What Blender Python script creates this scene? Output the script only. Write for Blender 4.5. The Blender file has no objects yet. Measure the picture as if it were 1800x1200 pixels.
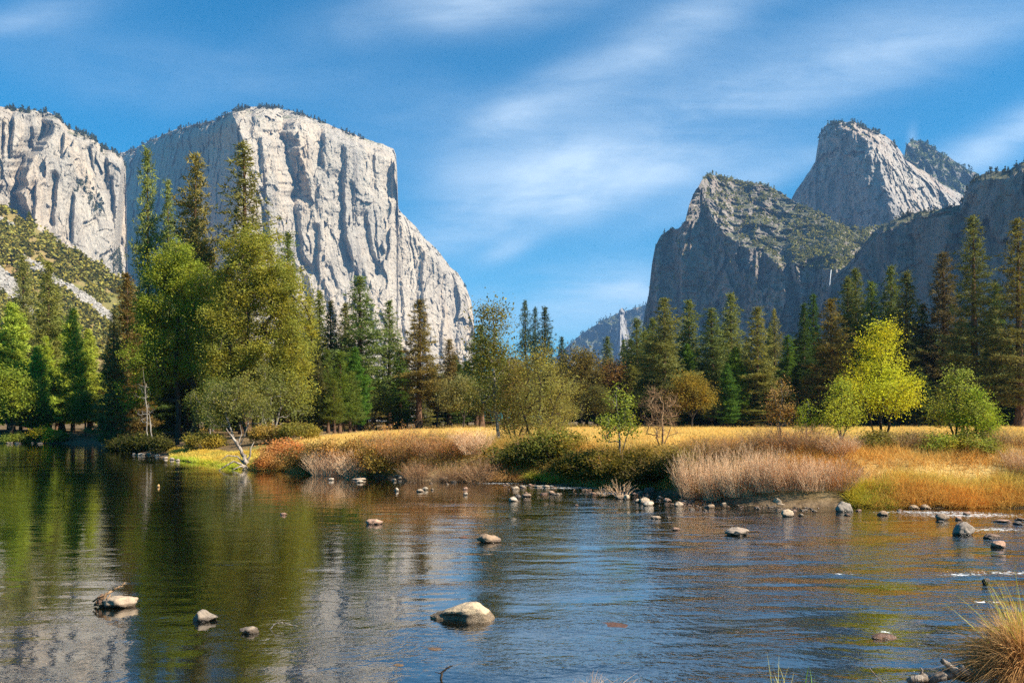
import bpy, math, random
import numpy as np
from mathutils import Vector

sc = bpy.context.scene
COL = sc.collection
rad = math.radians
F, CX, HY, CZ = 1500.0, 900.0, 740.0, 2.6      # focal length in photo pixels, centre column, horizon row, eye height

# ------------------------------------------------------------------ camera
cam = bpy.data.cameras.new('camera')
cam.sensor_width = 36; cam.lens = 30.0; cam.shift_y = 140 / 1800
cam.clip_start = 0.1; cam.clip_end = 40000
camo = bpy.data.objects.new('camera', cam); COL.objects.link(camo)
camo.location = (0, 0, CZ); camo.rotation_euler = (rad(90), 0, 0)
sc.camera = camo

# ------------------------------------------------------------------ light
SUN_AZ, SUN_EL = rad(111), rad(38)               # azimuth clockwise from the view direction (+Y)
sd = Vector((math.sin(SUN_AZ) * math.cos(SUN_EL), math.cos(SUN_AZ) * math.cos(SUN_EL), math.sin(SUN_EL)))
sl = bpy.data.lights.new('sun', 'SUN'); sl.energy = 5.0; sl.angle = rad(0.5); sl.color = (1.0, 0.90, 0.74)
so = bpy.data.objects.new('sun', sl); COL.objects.link(so)
so.rotation_euler = (-sd).to_track_quat('-Z', 'Y').to_euler(); so.location = (30, 0, 60)
sc.view_settings.view_transform = 'Standard'
sc.view_settings.look = 'None'
sc.view_settings.exposure = 1.38
sc.view_settings.gamma = 1
sc.cycles.use_denoising = False
sc.cycles.max_bounces = 8
sc.cycles.transparent_max_bounces = 8
sc.cycles.volume_bounces = 0
sc.cycles.caustics_reflective = False
sc.cycles.caustics_refractive = False
sc.cycles.sample_clamp_indirect = 8

# ------------------------------------------------------------------ node helper
class NT:
    def __init__(s, tree): s.t = tree; s.n = tree.nodes; s.l = tree.links
    def node(s, typ, **kw):
        n = s.n.new(typ)
        for k, v in kw.items(): setattr(n, k, v)
        return n
    def link(s, a, b): s.l.new(a, b)
    def put(s, sock, v):
        if isinstance(v, bpy.types.NodeSocket): s.l.new(v, sock)
        elif isinstance(v, (tuple, list)) and sock.type == 'RGBA' and len(v) == 3: sock.default_value = (*v, 1)
        else: sock.default_value = v
    def math(s, op, a, b=0.0, c=None, clamp=False):
        n = s.node('ShaderNodeMath', operation=op, use_clamp=clamp)
        s.put(n.inputs[0], a); s.put(n.inputs[1], b)
        if c is not None: s.put(n.inputs[2], c)
        return n.outputs[0]
    def mix(s, f, a, b, blend='MIX'):
        n = s.node('ShaderNodeMix', data_type='RGBA', blend_type=blend)
        s.put(n.inputs[0], f); s.put(n.inputs[6], a); s.put(n.inputs[7], b)
        return n.outputs[2]
    def noise(s, vec, scale, detail=4, rough=0.55, dist=0.0, dims='3D'):
        n = s.node('ShaderNodeTexNoise', noise_dimensions=dims)
        if vec is not None: s.put(n.inputs['Vector'], vec)
        n.inputs['Scale'].default_value = scale; n.inputs['Detail'].default_value = detail
        n.inputs['Roughness'].default_value = rough; n.inputs['Distortion'].default_value = dist
        return n.outputs[0]
    def mapping(s, vec, scale=(1, 1, 1), rot=(0, 0, 0), loc=(0, 0, 0)):
        n = s.node('ShaderNodeMapping'); s.put(n.inputs[0], vec)
        n.inputs[1].default_value = loc; n.inputs[2].default_value = rot; n.inputs[3].default_value = scale
        return n.outputs[0]
    def ramp(s, fac, lo, hi, a=0.0, b=1.0, smooth=True):
        n = s.node('ShaderNodeMapRange', interpolation_type='SMOOTHSTEP' if smooth else 'LINEAR')
        s.put(n.inputs[0], fac); n.inputs[1].default_value = lo; n.inputs[2].default_value = hi
        n.inputs[3].default_value = a; n.inputs[4].default_value = b
        return n.outputs[0]
    def pos(s): return s.node('ShaderNodeNewGeometry').outputs['Position']
    def sep(s, v):
        n = s.node('ShaderNodeSeparateXYZ'); s.put(n.inputs[0], v); return n.outputs
    def bump(s, h, strength, dist):
        n = s.node('ShaderNodeBump'); s.put(n.inputs['Height'], h)
        s.put(n.inputs['Strength'], strength); n.inputs['Distance'].default_value = dist
        return n.outputs[0]

def new_mat(name):
    m = bpy.data.materials.new(name); m.use_nodes = True
    m.node_tree.nodes.clear(); t = NT(m.node_tree)
    out = t.node('ShaderNodeOutputMaterial')
    return m, t, out
def principled(t, out, col, rough=0.85, spec=0.3, normal=None):
    b = t.node('ShaderNodeBsdfPrincipled')
    t.put(b.inputs['Base Color'], col); t.put(b.inputs['Roughness'], rough)
    t.put(b.inputs['Specular IOR Level'], spec)
    if normal is not None: t.link(normal, b.inputs['Normal'])
    t.link(b.outputs[0], out.inputs[0]); return b

# ------------------------------------------------------------------ sky and clouds (all by direction, infinitely far)
w = bpy.data.worlds.new('World'); sc.world = w; w.use_nodes = True
w.node_tree.nodes.clear(); t = NT(w.node_tree)
wo = t.node('ShaderNodeOutputWorld'); bg = t.node('ShaderNodeBackground'); t.link(bg.outputs[0], wo.inputs[0])
bg.inputs[1].default_value = 0.060
sky = t.node('ShaderNodeTexSky', sky_type='NISHITA')
sky.sun_disc = False; sky.sun_elevation = SUN_EL; sky.sun_rotation = SUN_AZ
sky.altitude = 1200; sky.air_density = 1.0; sky.dust_density = 0.4; sky.ozone_density = 3.0
hs = t.node('ShaderNodeHueSaturation'); hs.inputs['Saturation'].default_value = 1.3; hs.inputs['Hue'].default_value = 0.49
t.link(sky.outputs[0], hs.inputs['Color'])
d = t.node('ShaderNodeTexCoord').outputs['Generated']
X, Y, Z = t.sep(d)
yy = t.math('MAXIMUM', Y, 0.08)
U = t.math('DIVIDE', X, yy); V = t.math('DIVIDE', Z, yy)
cmb = t.node('ShaderNodeCombineXYZ'); t.link(U, cmb.inputs[0]); t.link(V, cmb.inputs[1]); uv = cmb.outputs[0]
wob = t.noise(uv, 2.2, 3, 0.5)
wobc = t.math('MULTIPLY', t.math('SUBTRACT', wob, 0.5), 0.22)
clouds = [(1150, 240, 400, 120, 24, .20), (1120, 520, 120, 50, 8, .35),  # px, py, half length, half width, tilt, strength
    (1280, 190, 440, 62, 24, .42), (955, 300, 140, 62, 22, .46), (915, 185, 110, 34, 30, .40), (820, 15, 200, 42, 8, .62),
    (1180, 60, 280, 50, 32, .42), (1770, 245, 150, 34, 22, .7), (1060, 510, 120, 38, 3, .62), (900, 575, 330, 50, 0, .52),
    (330, 120, 380, 48, -6, .17), (1310, 325, 190, 26, 22, .35), (1636, 230, 26, 9, 80, .4), (865, 455, 60, 16, 25, .35),
    (1640, 90, 230, 45, 18, .30), (760, 380, 120, 60, 60, .25), (1050, 350, 300, 34, 16, .34), (60, 30, 130, 30, 10, .25),
    (1120, 560, 60, 40, 0, .3), (700, 240, 260, 60, 12, .13)]
tot = None
for (px, py, a, b, ang, s) in clouds:
    du = t.math('ADD', t.math('SUBTRACT', U, (px - CX) / F), wobc)
    dv = t.math('ADD', t.math('SUBTRACT', V, (HY - py) / F), t.math('MULTIPLY', wobc, 0.6))
    c, sn = math.cos(rad(ang)), math.sin(rad(ang))
    p = t.math('ADD', t.math('MULTIPLY', du, c * F / a), t.math('MULTIPLY', dv, sn * F / a))
    q = t.math('ADD', t.math('MULTIPLY', du, -sn * F / b), t.math('MULTIPLY', dv, c * F / b))
    r2 = t.math('ADD', t.math('MULTIPLY', p, p), t.math('MULTIPLY', q, q))
    g = t.math('MULTIPLY', t.math('EXPONENT', t.math('MULTIPLY', r2, -0.9)), s)
    tot = g if tot is None else t.math('ADD', tot, g)
str1 = t.noise(t.mapping(uv, rot=(0, 0, rad(-24)), scale=(1.7, 8.5, 1)), 1.4, 8, 0.62, 0.5)
str2 = t.noise(t.mapping(uv, rot=(0, 0, rad(-40)), scale=(2.5, 6, 1), loc=(3, 1, 0)), 2.6, 5, 0.6, 0.5)
ns = t.math('ADD', t.math('MULTIPLY', t.ramp(str1, .28, .72), .75), t.math('MULTIPLY', t.ramp(str2, .3, .7), .45))
cm = t.math('MULTIPLY', tot, t.math('ADD', ns, .32), clamp=True)
front = t.ramp(Y, 0.05, 0.3)
cm = t.math('MULTIPLY', cm, front)
skycol = t.mix(1.0, hs.outputs[0], (0.0, 0.90, 1.0), 'MULTIPLY')
t.link(t.mix(t.math('MULTIPLY', cm, .72), skycol, (6.4, 7.5, 8.5)), bg.inputs[0])

# ------------------------------------------------------------------ numpy noise
_rng = np.random.default_rng(7)
_perm = _rng.permutation(256).astype(np.int64); _perm = np.concatenate([_perm, _perm])
_g = _rng.normal(size=(256, 3)); _g /= np.linalg.norm(_g, axis=1)[:, None]
def perlin(p):
    p = np.asarray(p, float); i = np.floor(p).astype(np.int64); f = p - i; i &= 255
    u = f * f * f * (f * (f * 6 - 15) + 10); r = 0
    for dx in (0, 1):
        wx = u[:, 0] if dx else 1 - u[:, 0]
        for dy in (0, 1):
            wy = u[:, 1] if dy else 1 - u[:, 1]
            for dz in (0, 1):
                wz = u[:, 2] if dz else 1 - u[:, 2]
                h = _perm[(_perm[(_perm[(i[:, 0] + dx) & 255] + i[:, 1] + dy) & 255] + i[:, 2] + dz) & 255]
                g = _g[h]
                r = r + wx * wy * wz * (g[:, 0] * (f[:, 0] - dx) + g[:, 1] * (f[:, 1] - dy) + g[:, 2] * (f[:, 2] - dz))
    return r * 1.5
def fbm(p, octv=4, gain=.5, ridged=False):
    a, s, tt = 1.0, 0, 0
    p = np.array(p, float)
    for k in range(octv):
        n = perlin(p)
        s = s + a * ((np.abs(n) * 2 - .5) if ridged else n); a *= gain; p = p * 2.03 + 17.3
    return s
def P3(x, y, z): return np.stack([np.ravel(x), np.ravel(y), np.ravel(z)], 1)

def facet(u, v, seed):
    """plane-faced cells: each cell tilts its own way"""
    sh = u.shape; u = u.ravel(); v = v.ravel()
    iu = np.floor(u).astype(np.int64); iv = np.floor(v).astype(np.int64)
    best = np.full(u.size, 9e9); val = np.zeros(u.size)
    for a in (-1, 0, 1):
        for b in (-1, 0, 1):
            h = _perm[(_perm[(iu + a + seed) & 255] + iv + b) & 255]
            r1 = _perm[h + 1] / 255.; r2 = _perm[(h + 77) & 255] / 255.; r3 = _perm[(h + 131) & 255] / 127.5 - 1; r4 = _perm[(h + 201) & 255] / 127.5 - 1; r5 = _perm[(h + 33) & 255] / 127.5 - 1
            du = u - (iu + a + r1); dv = v - (iv + b + r2); d_ = du * du + dv * dv
            m_ = d_ < best; best = np.where(m_, d_, best); val = np.where(m_, r3 * du * 1.1 + r4 * dv * .6 + r5 * .35, val)
    return val.reshape(sh)

# ------------------------------------------------------------------ mesh helpers
def make_mesh(name, verts, faces, mat, tint=None, smooth=False, colors=None):
    verts = np.asarray(verts, np.float32); faces = np.asarray(faces, np.int32)
    me = bpy.data.meshes.new(name); k = faces.shape[1]
    me.vertices.add(len(verts)); me.vertices.foreach_set('co', verts.ravel())
    me.loops.add(faces.size); me.loops.foreach_set('vertex_index', faces.ravel())
    me.polygons.add(len(faces)); me.polygons.foreach_set('loop_start', np.arange(0, faces.size, k, dtype=np.int32))
    me.polygons.foreach_set('use_smooth', np.full(len(faces), smooth))
    me.update(calc_edges=True)
    if tint is not None:
        at = me.attributes.new('tint', 'FLOAT', 'FACE' if len(tint) == len(faces) else 'POINT')
        at.data.foreach_set('value', np.asarray(tint, np.float32))
    if colors is not None:
        at = me.attributes.new('zone', 'FLOAT_COLOR', 'POINT')
        at.data.foreach_set('color', np.asarray(colors, np.float32).ravel())
    me.materials.append(mat)
    return me
def link(name, me, parent=None, loc=(0, 0, 0)):
    o = bpy.data.objects.new(name, me); COL.objects.link(o); o.location = loc
    if parent is not None: o.parent = parent
    return o
def tag(o, label, cat, group=None, kind=None):
    if label: o['label'] = label
    if cat: o['category'] = cat
    if group: o['group'] = group
    if kind: o['kind'] = kind
    return o
def structure(o): o['kind'] = 'structure'; return o
def root(name, loc):
    o = bpy.data.objects.new(name, None); COL.objects.link(o); o.location = loc; o.empty_display_size = .3
    return o
def at(px, py, y): return Vector(((px - CX) / F * y, y, CZ + (HY - py) / F * y))
def water_at(px, py):
    y = CZ * F / (py - HY); return Vector(((px - CX) / F * y, y, 0.0))

def tubes(p0, p1, r0, r1, sides=4):
    """separate frusta for many segments"""
    p0 = np.asarray(p0, float); p1 = np.asarray(p1, float); n = len(p0)
    dv = p1 - p0; L = np.linalg.norm(dv, axis=1) + 1e-9; dv = dv / L[:, None]
    ref = np.where(np.abs(dv[:, 2:3]) > .9, np.array([[1., 0, 0]]), np.array([[0, 0, 1.]]))
    a = np.cross(dv, ref); a /= np.linalg.norm(a, axis=1)[:, None]; b = np.cross(dv, a)
    r0 = np.broadcast_to(r0, n); r1 = np.broadcast_to(r1, n)
    th = np.arange(sides) / sides * 2 * math.pi
    ring = a[:, None, :] * np.cos(th)[None, :, None] + b[:, None, :] * np.sin(th)[None, :, None]
    lo = p0[:, None, :] + ring * r0[:, None, None]; hi = p1[:, None, :] + ring * r1[:, None, None]
    V = np.concatenate([lo, hi], 1).reshape(-1, 3)
    k = np.arange(sides); k2 = (k + 1) % sides
    f = np.stack([k, k2, k2 + sides, k + sides], 1)
    Fc = (np.arange(n)[:, None, None] * 2 * sides + f[None]).reshape(-1, 4)
    return V, Fc
def sweep(path, radii, sides=10, rng=None, rough=0.0):
    """one continuous tapered tube along a path, closed at the ends"""
    path = np.asarray(path, float); n = len(path)
    tg = np.gradient(path, axis=0); tg /= np.linalg.norm(tg, axis=1)[:, None] + 1e-9
    ref = np.array([1., 0, 0]) if abs(tg[0, 2]) > .8 else np.array([0, 0, 1.])
    V = []
    for i in range(n):
        a = np.cross(tg[i], ref); a /= np.linalg.norm(a) + 1e-9; b = np.cross(tg[i], a)
        for k in range(sides):
            th = 2 * math.pi * k / sides
            r = radii[i] * (1 + (rng.normal() * rough if rng is not None else 0))
            V.append(path[i] + (a * math.cos(th) + b * math.sin(th)) * r)
    Fc = []
    for i in range(n - 1):
        for k in range(sides):
            k2 = (k + 1) % sides
            Fc.append((i * sides + k, i * sides + k2, (i + 1) * sides + k2, (i + 1) * sides + k))
    V.append(path[0]); V.append(path[-1]); c0, c1 = len(V) - 2, len(V) - 1
    for k in range(0, sides):
        k2 = (k + 1) % sides
        Fc.append((c0, k2, k, k)); Fc.append((c1, (n - 1) * sides + k, (n - 1) * sides + k2, (n - 1) * sides + k2))
    return np.array(V), Fc
def join(parts):
    Vs, Fs, o = [], [], 0
    for V, f in parts:
        Vs.append(V); Fs.append(np.asarray(f) + o); o += len(V)
    return np.concatenate(Vs), np.concatenate(Fs)
def pyd(name, V, Fc, mat, smooth=True):
    me = bpy.data.meshes.new(name)
    fl = []
    for f in Fc:
        f = [int(x) for x in f]; g = []
        for x in f:
            if x not in g: g.append(x)
        if len(g) > 2: fl.append(g)
    me.from_pydata([tuple(map(float, v)) for v in V], [], fl); me.materials.append(mat)
    me.polygons.foreach_set('use_smooth', np.full(len(me.polygons), smooth)); me.update()
    return me
def leaves(cent, size, rng, aspect=.55, up=.25, size_var=.35):
    """rhombic leaves at centres; up biases their normals upwards"""
    n = len(cent)
    nrm = rng.normal(size=(n, 3)); nrm /= np.linalg.norm(nrm, axis=1)[:, None]
    nrm[:, 2] = np.abs(nrm[:, 2]) + up; nrm /= np.linalg.norm(nrm, axis=1)[:, None]
    a = np.cross(nrm, rng.normal(size=(n, 3))); a /= np.linalg.norm(a, axis=1)[:, None] + 1e-9
    b = np.cross(nrm, a)
    s = (size * (1 + rng.normal(size=n) * size_var).clip(.4, 1.8))[:, None] * .5
    V = np.stack([cent - a * s, cent - b * s * aspect, cent + a * s, cent + b * s * aspect], 1).reshape(-1, 3)
    return V, np.arange(n * 4).reshape(-1, 4)
def blades(base, dirs, length, width, droop, rng, seg=4, side=None):
    """curved tapering ribbons"""
    n = len(base); dirs = dirs / (np.linalg.norm(dirs, axis=1)[:, None] + 1e-9)
    if side is None:
        side = rng.normal(size=(n, 3)); side[:, 2] *= .2
    side = side - dirs * np.sum(side * dirs, 1)[:, None]
    side = side / (np.linalg.norm(side, axis=1)[:, None] + 1e-9)
    hz = dirs * np.array([1, 1, 0]); hz /= (np.linalg.norm(hz, axis=1)[:, None] + 1e-6)
    length = np.broadcast_to(length, n); width = np.broadcast_to(width, n); droop = np.broadcast_to(droop, n)
    rows = []
    for i in range(seg + 1):
        s = i / seg
        p = base + dirs * (length * s)[:, None] + (hz * .55 - np.array([0, 0, 1.]) * .85) * (droop * length * s * s)[:, None]
        wv = side * (width * (1 - s ** 1.6) * .5 + .0006)[:, None]
        rows += [p - wv, p + wv]
    V = np.stack(rows, 1).reshape(-1, 3); m = 2 * (seg + 1)
    f = np.array([[2 * i, 2 * i + 1, 2 * i + 3, 2 * i + 2] for i in range(seg)])
    Fc = (np.arange(n)[:, None, None] * m + f[None]).reshape(-1, 4)
    return V, Fc, np.repeat(rng.random(n), seg)

# ------------------------------------------------------------------ materials
def foliage_mat(name, transl=.3, hue_shift=(1.25, 1.0, .6), spread=.55, tip=None, tmul=(1.25, 1.22, .7)):
    """leaf colour = object colour, varied leaf by leaf"""
    m, t, out = new_mat(name)
    oi = t.node('ShaderNodeObjectInfo'); at_ = t.node('ShaderNodeAttribute', attribute_name='tint')
    tc = t.node('ShaderNodeTexCoord').outputs['Object']
    big = t.noise(tc, .55, 2)
    v = t.math('ADD', t.math('MULTIPLY', at_.outputs['Fac'], spread), 1 - spread * .5)
    g = t.node('ShaderNodeVectorMath', operation='SCALE')
    t.link(oi.outputs['Color'], g.inputs[0]); t.put(g.inputs['Scale'], v)
    col = t.mix(t.ramp(big, .38, .66), g.outputs[0], t.mix(1.0, g.outputs[0], hue_shift, 'MULTIPLY'))
    if tip: col = t.mix(t.ramp(at_.outputs['Fac'], .86, .97), col, tip)
    df = t.node('ShaderNodeBsdfDiffuse'); t.link(col, df.inputs[0])
    tr = t.node('ShaderNodeBsdfTranslucent'); t.link(t.mix(1.0, col, tmul, 'MULTIPLY'), tr.inputs[0])
    mx = t.node('ShaderNodeMixShader'); mx.inputs[0].default_value = transl
    t.link(df.outputs[0], mx.inputs[1]); t.link(tr.outputs[0], mx.inputs[2]); t.link(mx.outputs[0], out.inputs[0])
    return m
M_needle = foliage_mat('needles', .25, (1.12, 1.02, .85), .9, (.26, .22, .075))
M_green = foliage_mat('green_needles', .3, (1.25, 1.1, .8), .7)
M_leaf = foliage_mat('leaves', .46, (1.2, 1.0, .7), .7, (.42, .38, .07))
M_leafo = foliage_mat('autumn_leaves', .4, (1.2, .8, .6), .8, (.55, .30, .08))
M_blade = foliage_mat('grass_blades', .35, (1.1, .92, .75), .95, None, (1.1, 1.02, .8))
M_scrub = foliage_mat('scrub', .15, (1.5, 1.1, .7), .7)

def bark_mat(name, c1, c2, scale=3.0):
    m, t, out = new_mat(name)
    tc = t.node('ShaderNodeTexCoord').outputs['Object']
    n = t.noise(t.mapping(tc, scale=(1, 1, .18)), scale * 3, 4, .65)
    principled(t, out, t.mix(t.ramp(n, .35, .68), c1, c2), .9, .15, t.bump(n, .8, .05))
    return m
M_bark = bark_mat('pine_bark', (.05, .028, .018), (.17, .095, .055))
M_barkd = bark_mat('dark_bark', (.022, .017, .013), (.085, .065, .048))
M_barkp = bark_mat('pale_bark', (.13, .11, .095), (.30, .27, .235))
M_twig = bark_mat('twig_bark', (.56, .33, .18), (.80, .57, .36))
M_twigd = bark_mat('brown_twig_bark', (.20, .11, .06), (.42, .27, .15))
M_wood = bark_mat('driftwood', (.13, .10, .08), (.45, .38, .31))

def cliff_mat(name, ca, cb, stain, veg=(.055, .075, .03), vegamt=.0, scale=1.0, flat=.62, warm=(.60, .46, .33)):
    m, t, out = new_mat(name)
    p = t.pos(); g = t.node('ShaderNodeNewGeometry')
    big = t.noise(p, .0045 * scale, 5, .6)
    streak = t.noise(t.mapping(p, scale=(1, 1, .09)), .035 * scale, 5, .65, .6)
    fine = t.noise(t.mapping(p, scale=(1, 1, .4)), .09 * scale, 6, .7)
    warmn = t.noise(t.mapping(p, scale=(1, 1, .3), loc=(90, 0, 0)), .009 * scale, 4, .6)
    col = t.mix(t.ramp(big, .35, .65), ca, cb)
    col = t.mix(t.math('MULTIPLY', t.ramp(warmn, .46, .70), .42), col, warm)
    col = t.mix(t.math('MULTIPLY', t.ramp(streak, .50, .70), .7), col, stain)
    col = t.mix(t.math('MULTIPLY', t.ramp(fine, .52, .72), .4), col, stain)
    if vegamt > 0:
        nz = t.sep(g.outputs['Normal'])[2]
        vn = t.noise(p, .02 * scale, 4, .7)
        vm = t.math('MULTIPLY', t.ramp(t.math('ADD', nz, t.math('MULTIPLY', t.math('SUBTRACT', vn, .5), 1.4)), flat, flat + .12), vegamt)
        vc = t.mix(t.ramp(t.noise(p, .05 * scale, 3), .4, .6), veg, (veg[0] * 2.4, veg[1] * 1.9, veg[2] * 1.6))
        col = t.mix(vm, col, vc)
    seam = t.math('ABSOLUTE', t.math('SUBTRACT', t.noise(t.mapping(p, scale=(1, 1, .13)), .022 * scale, 5, .6, .5), .5))
    col = t.mix(t.math('MULTIPLY', t.ramp(seam, 0, .012, 1, 0), .55), col, stain)
    cr = t.noise(t.mapping(p, scale=(1, 1, .2)), .06 * scale, 7, .72, .8)
    hgt = t.math('ADD', cr, t.math('MULTIPLY', t.noise(p, .11 * scale, 6, .7), .6))
    principled(t, out, col, .95, .1, t.bump(hgt, 1.0, 13.0))
    return m
M_elcap = cliff_mat('pale_granite', (.49, .43, .355), (.39, .35, .30), (.18, .16, .145), vegamt=.6, flat=.86, warm=(.62, .46, .31))
M_cath = cliff_mat('grey_granite', (.42, .36, .31), (.28, .24, .215), (.075, .07, .072), vegamt=.75, flat=.62, warm=(.36, .24, .17))
M_dome = cliff_mat('dome_granite', (.46, .41, .36), (.32, .29, .27), (.13, .12, .12), vegamt=.7, flat=.82, warm=(.46, .30, .2))
M_peak = cliff_mat('far_granite', (.24, .22, .2), (.17, .16, .15), (.1, .1, .1), vegamt=.95, flat=.42)

# ------------------------------------------------------------------ mountains: solid bodies at their true distance
def pl(x, pts):
    a = np.array(pts, float); return np.interp(x, a[:, 0], a[:, 1])
def relief(name, label, cat, px0, px1, ncol, nrow, top, depth, mat, feats=(), amp=1.0, base=765.0, back=500.0,
           jag=2.5, seed=0, stretch=5.0, kind=None, zone=None, fine=1.0, nback=14, blocky=0.0, flute=1.0, fac=1.0):
    px = np.linspace(px0, px1, ncol)
    tp = pl(px, top)
    sx = P3(px / 26.0, np.full(ncol, seed * 7.7), np.full(ncol, .5))
    tp = tp + jag * (fbm(sx, 5, .62))
    tt = np.linspace(0, 1, nrow) ** .95
    PX = np.repeat(px[None], nrow, 0); TOP = np.repeat(tp[None], nrow, 0)
    PY = base + (TOP - base) * tt[:, None]
    D = depth(PX, PY, TOP)
    for (poly, W, wd, dep) in feats:
        wd *= .72; dep *= .66
        a = np.array(poly, float)
        line = np.interp(PY, a[:, 1], a[:, 0])
        wig = fbm(P3(PY / 22, PX * 0 + wd * 3.1 + seed, PX * 0 + dep), 3).reshape(PX.shape) * wd * .45
        s = PX - line - wig
        fade = np.clip((PY - a[0, 1] + 14) / 14, 0, 1) * np.clip((a[-1, 1] + 14 - PY) / 14, 0, 1)
        shp = np.where(s < 0, np.clip(1 + s / W, 0, 1), np.clip(1 - s / wd, 0, 1))
        D = D + dep * fade * shp
    X0 = (PX - CX) / F * D; Z0 = CZ + (HY - PY) / F * D
    def nz(s, k, oc, ridged=True, off=0.0, gain=.5):
        return fbm(P3(X0 / s + off, D / s + seed * 3.3, Z0 / (s * k) + off), oc, gain, ridged).reshape(PX.shape)
    disp = amp * (70 * nz(260, 2.2, 2, False) + flute * 44 * nz(120, stretch, 3, True, 5.) + flute * 16 * nz(42, stretch * .8, 3, True, 9.)
                  + fine * 7 * nz(15, 2.2, 3, True, 2.) + fine * 6 * nz(30, .6, 3, True, 12.))
    wu = nz(90, 2, 3, False, 41.) * .45; wv = nz(60, 2, 2, False, 52.) * .3
    disp = disp * .8 + amp * fac * (52 * facet(X0 / 75 + wu, Z0 / (75 * stretch * .7) + wv, seed) + 22 * facet(X0 / 28 + wu * 2, Z0 / (28 * stretch * .6) + wv * 2, seed + 9)
                    + 9 * facet(X0 / 12 + wu * 3, Z0 / (12 * 2.2) + wv * 2, seed + 19))
    if blocky: disp = disp + blocky * nz(70, .7, 4, True, 31.)
    edge = np.clip((PX - px0) / 12, 0, 1)
    D = D + disp * edge
    X0 = (PX - CX) / F * D; Z0 = CZ + (HY - PY) / F * D
    V = [np.stack([X0, D, Z0], 2)]
    rb = V[0][-1]
    for k in range(1, nback + 1):
        s = k / nback
        r = rb.copy(); sc_ = 1 + back * s / rb[:, 1]
        r[:, 0] *= sc_; r[:, 1] *= sc_
        r[:, 2] = rb[:, 2] * (1 - s ** 2.2) - 2
        hz = fbm(P3(r[:, 0] / 60, r[:, 1] / 60, r[:, 0] * 0 + k), 3) * 14 * s
        r[:, 2] += hz - abs(hz)
        V.append(r[None])
    V = np.concatenate(V, 0); R, C = V.shape[:2]
    i = np.arange(R - 1)[:, None] * C + np.arange(C - 1)[None]
    Fc = np.stack([i, i + 1, i + C + 1, i + C], 2).reshape(-1, 4)
    cols = None
    if zone is not None:
        z = zone(PX, PY); z = np.concatenate([z, np.repeat(z[-1:], nback, 0)], 0)
        cols = np.stack([z, z, z, np.ones_like(z)], 2).reshape(-1, 4)
    me = make_mesh(name, V.reshape(-1, 3), Fc, mat, smooth=True, colors=cols)
    o = link(name, me)
    tag(o, label, cat, kind=kind)
    return o, (PX, PY, np.stack([X0, D, Z0], 2))

def clumps(name, label, pts, size, rng, color, mat, cat, conical=.0, per=26, kind='stuff'):
    """a wooded cover of many small crowns"""
    n = len(pts); sz = size * (0.55 + 0.9 * rng.random(n))
    off = rng.normal(size=(n, per, 3)) * .42
    h = rng.random((n, per))
    con = (rng.random(n) < conical)[:, None]
    off[..., 2] = np.where(con, h * 2.4, np.abs(off[..., 2]) * 1.0)
    sh = np.where(con, (1 - h) * .85 + .1, 1.0)
    off[..., 0] *= sh; off[..., 1] *= sh
    c = pts[:, None, :] + off * sz[:, None, None]
    V, Fc = leaves(c.reshape(-1, 3), 1.0, rng, .8, .3, .0)
    cc = np.repeat(c.reshape(-1, 3), 4, 0)
    V = cc + (V - cc) * np.repeat(np.repeat(sz * .75, per), 4)[:, None]
    o = link(name, make_mesh(name, V, Fc, mat, np.repeat(rng.random(n), per) * .7 + rng.random(n * per) * .3))
    o.color = (*color, 1); tag(o, label, cat, kind=kind)
    return o
def pick(grid, prob, n, rng):
    PX, PY, P = grid
    w_ = (prob(PX, PY) * np.gradient(PX, axis=1) * np.abs(np.gradient(PY, axis=0))).ravel().clip(0)
    idx = rng.choice(w_.size, n, p=w_ / w_.sum())
    return P.reshape(-1, 3)[idx]
def inpoly(px, py, poly):
    poly = np.array(poly, float); r = np.zeros(px.shape, bool); j = len(poly) - 1
    for i in range(len(poly)):
        xi, yi = poly[i]; xj, yj = poly[j]
        c = ((yi > py) != (yj > py)) & (px < (xj - xi) * (py - yi) / (yj - yi + 1e-9) + xi)
        r ^= c; j = i
    return r
def patchy(PX, PY, s, lo, sd):
    n = fbm(P3(PX / s, PY / s, PX * 0 + sd), 3).reshape(PX.shape); return np.clip((n - lo) * 5, 0, 1)
rs = np.random.default_rng(3)

# -- the great pale cliff
elcap_top = [(100, 330), (150, 300), (205, 270), (235, 262), (270, 245), (310, 228), (345, 219), (380, 212), (400, 200), (420, 191), (445, 187), (485, 188),
             (520, 197), (560, 212), (600, 228), (650, 246), (680, 256), (692, 263), (696, 272), (698, 300), (700, 366), (706, 374), (730, 397), (745, 417), (770, 442),
             (790, 468), (805, 482), (820, 508), (828, 528), (833, 560), (835, 620), (842, 700), (850, 760)]
def d_elcap(px, py, top):
    nose = pl(py, [(188, 405), (260, 432), (330, 424), (400, 415), (700, 432)])
    s = px - nose
    rim = np.clip(1 - (py - top) / 24, 0, 1) ** 1.6
    y = 2440 + np.where(s < 0, -s * 4.6, s * 1.7) + (765 - py) * .38 + rim * 110
    y += np.clip(px - 696, 0, 200) * .9 * np.clip((py - 330) / 60, 0, 1)
    y += 30 * np.exp(-((py - 500) / 60.) ** 2) * np.clip((px - 450) / 60, 0, 1)
    return y
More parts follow.
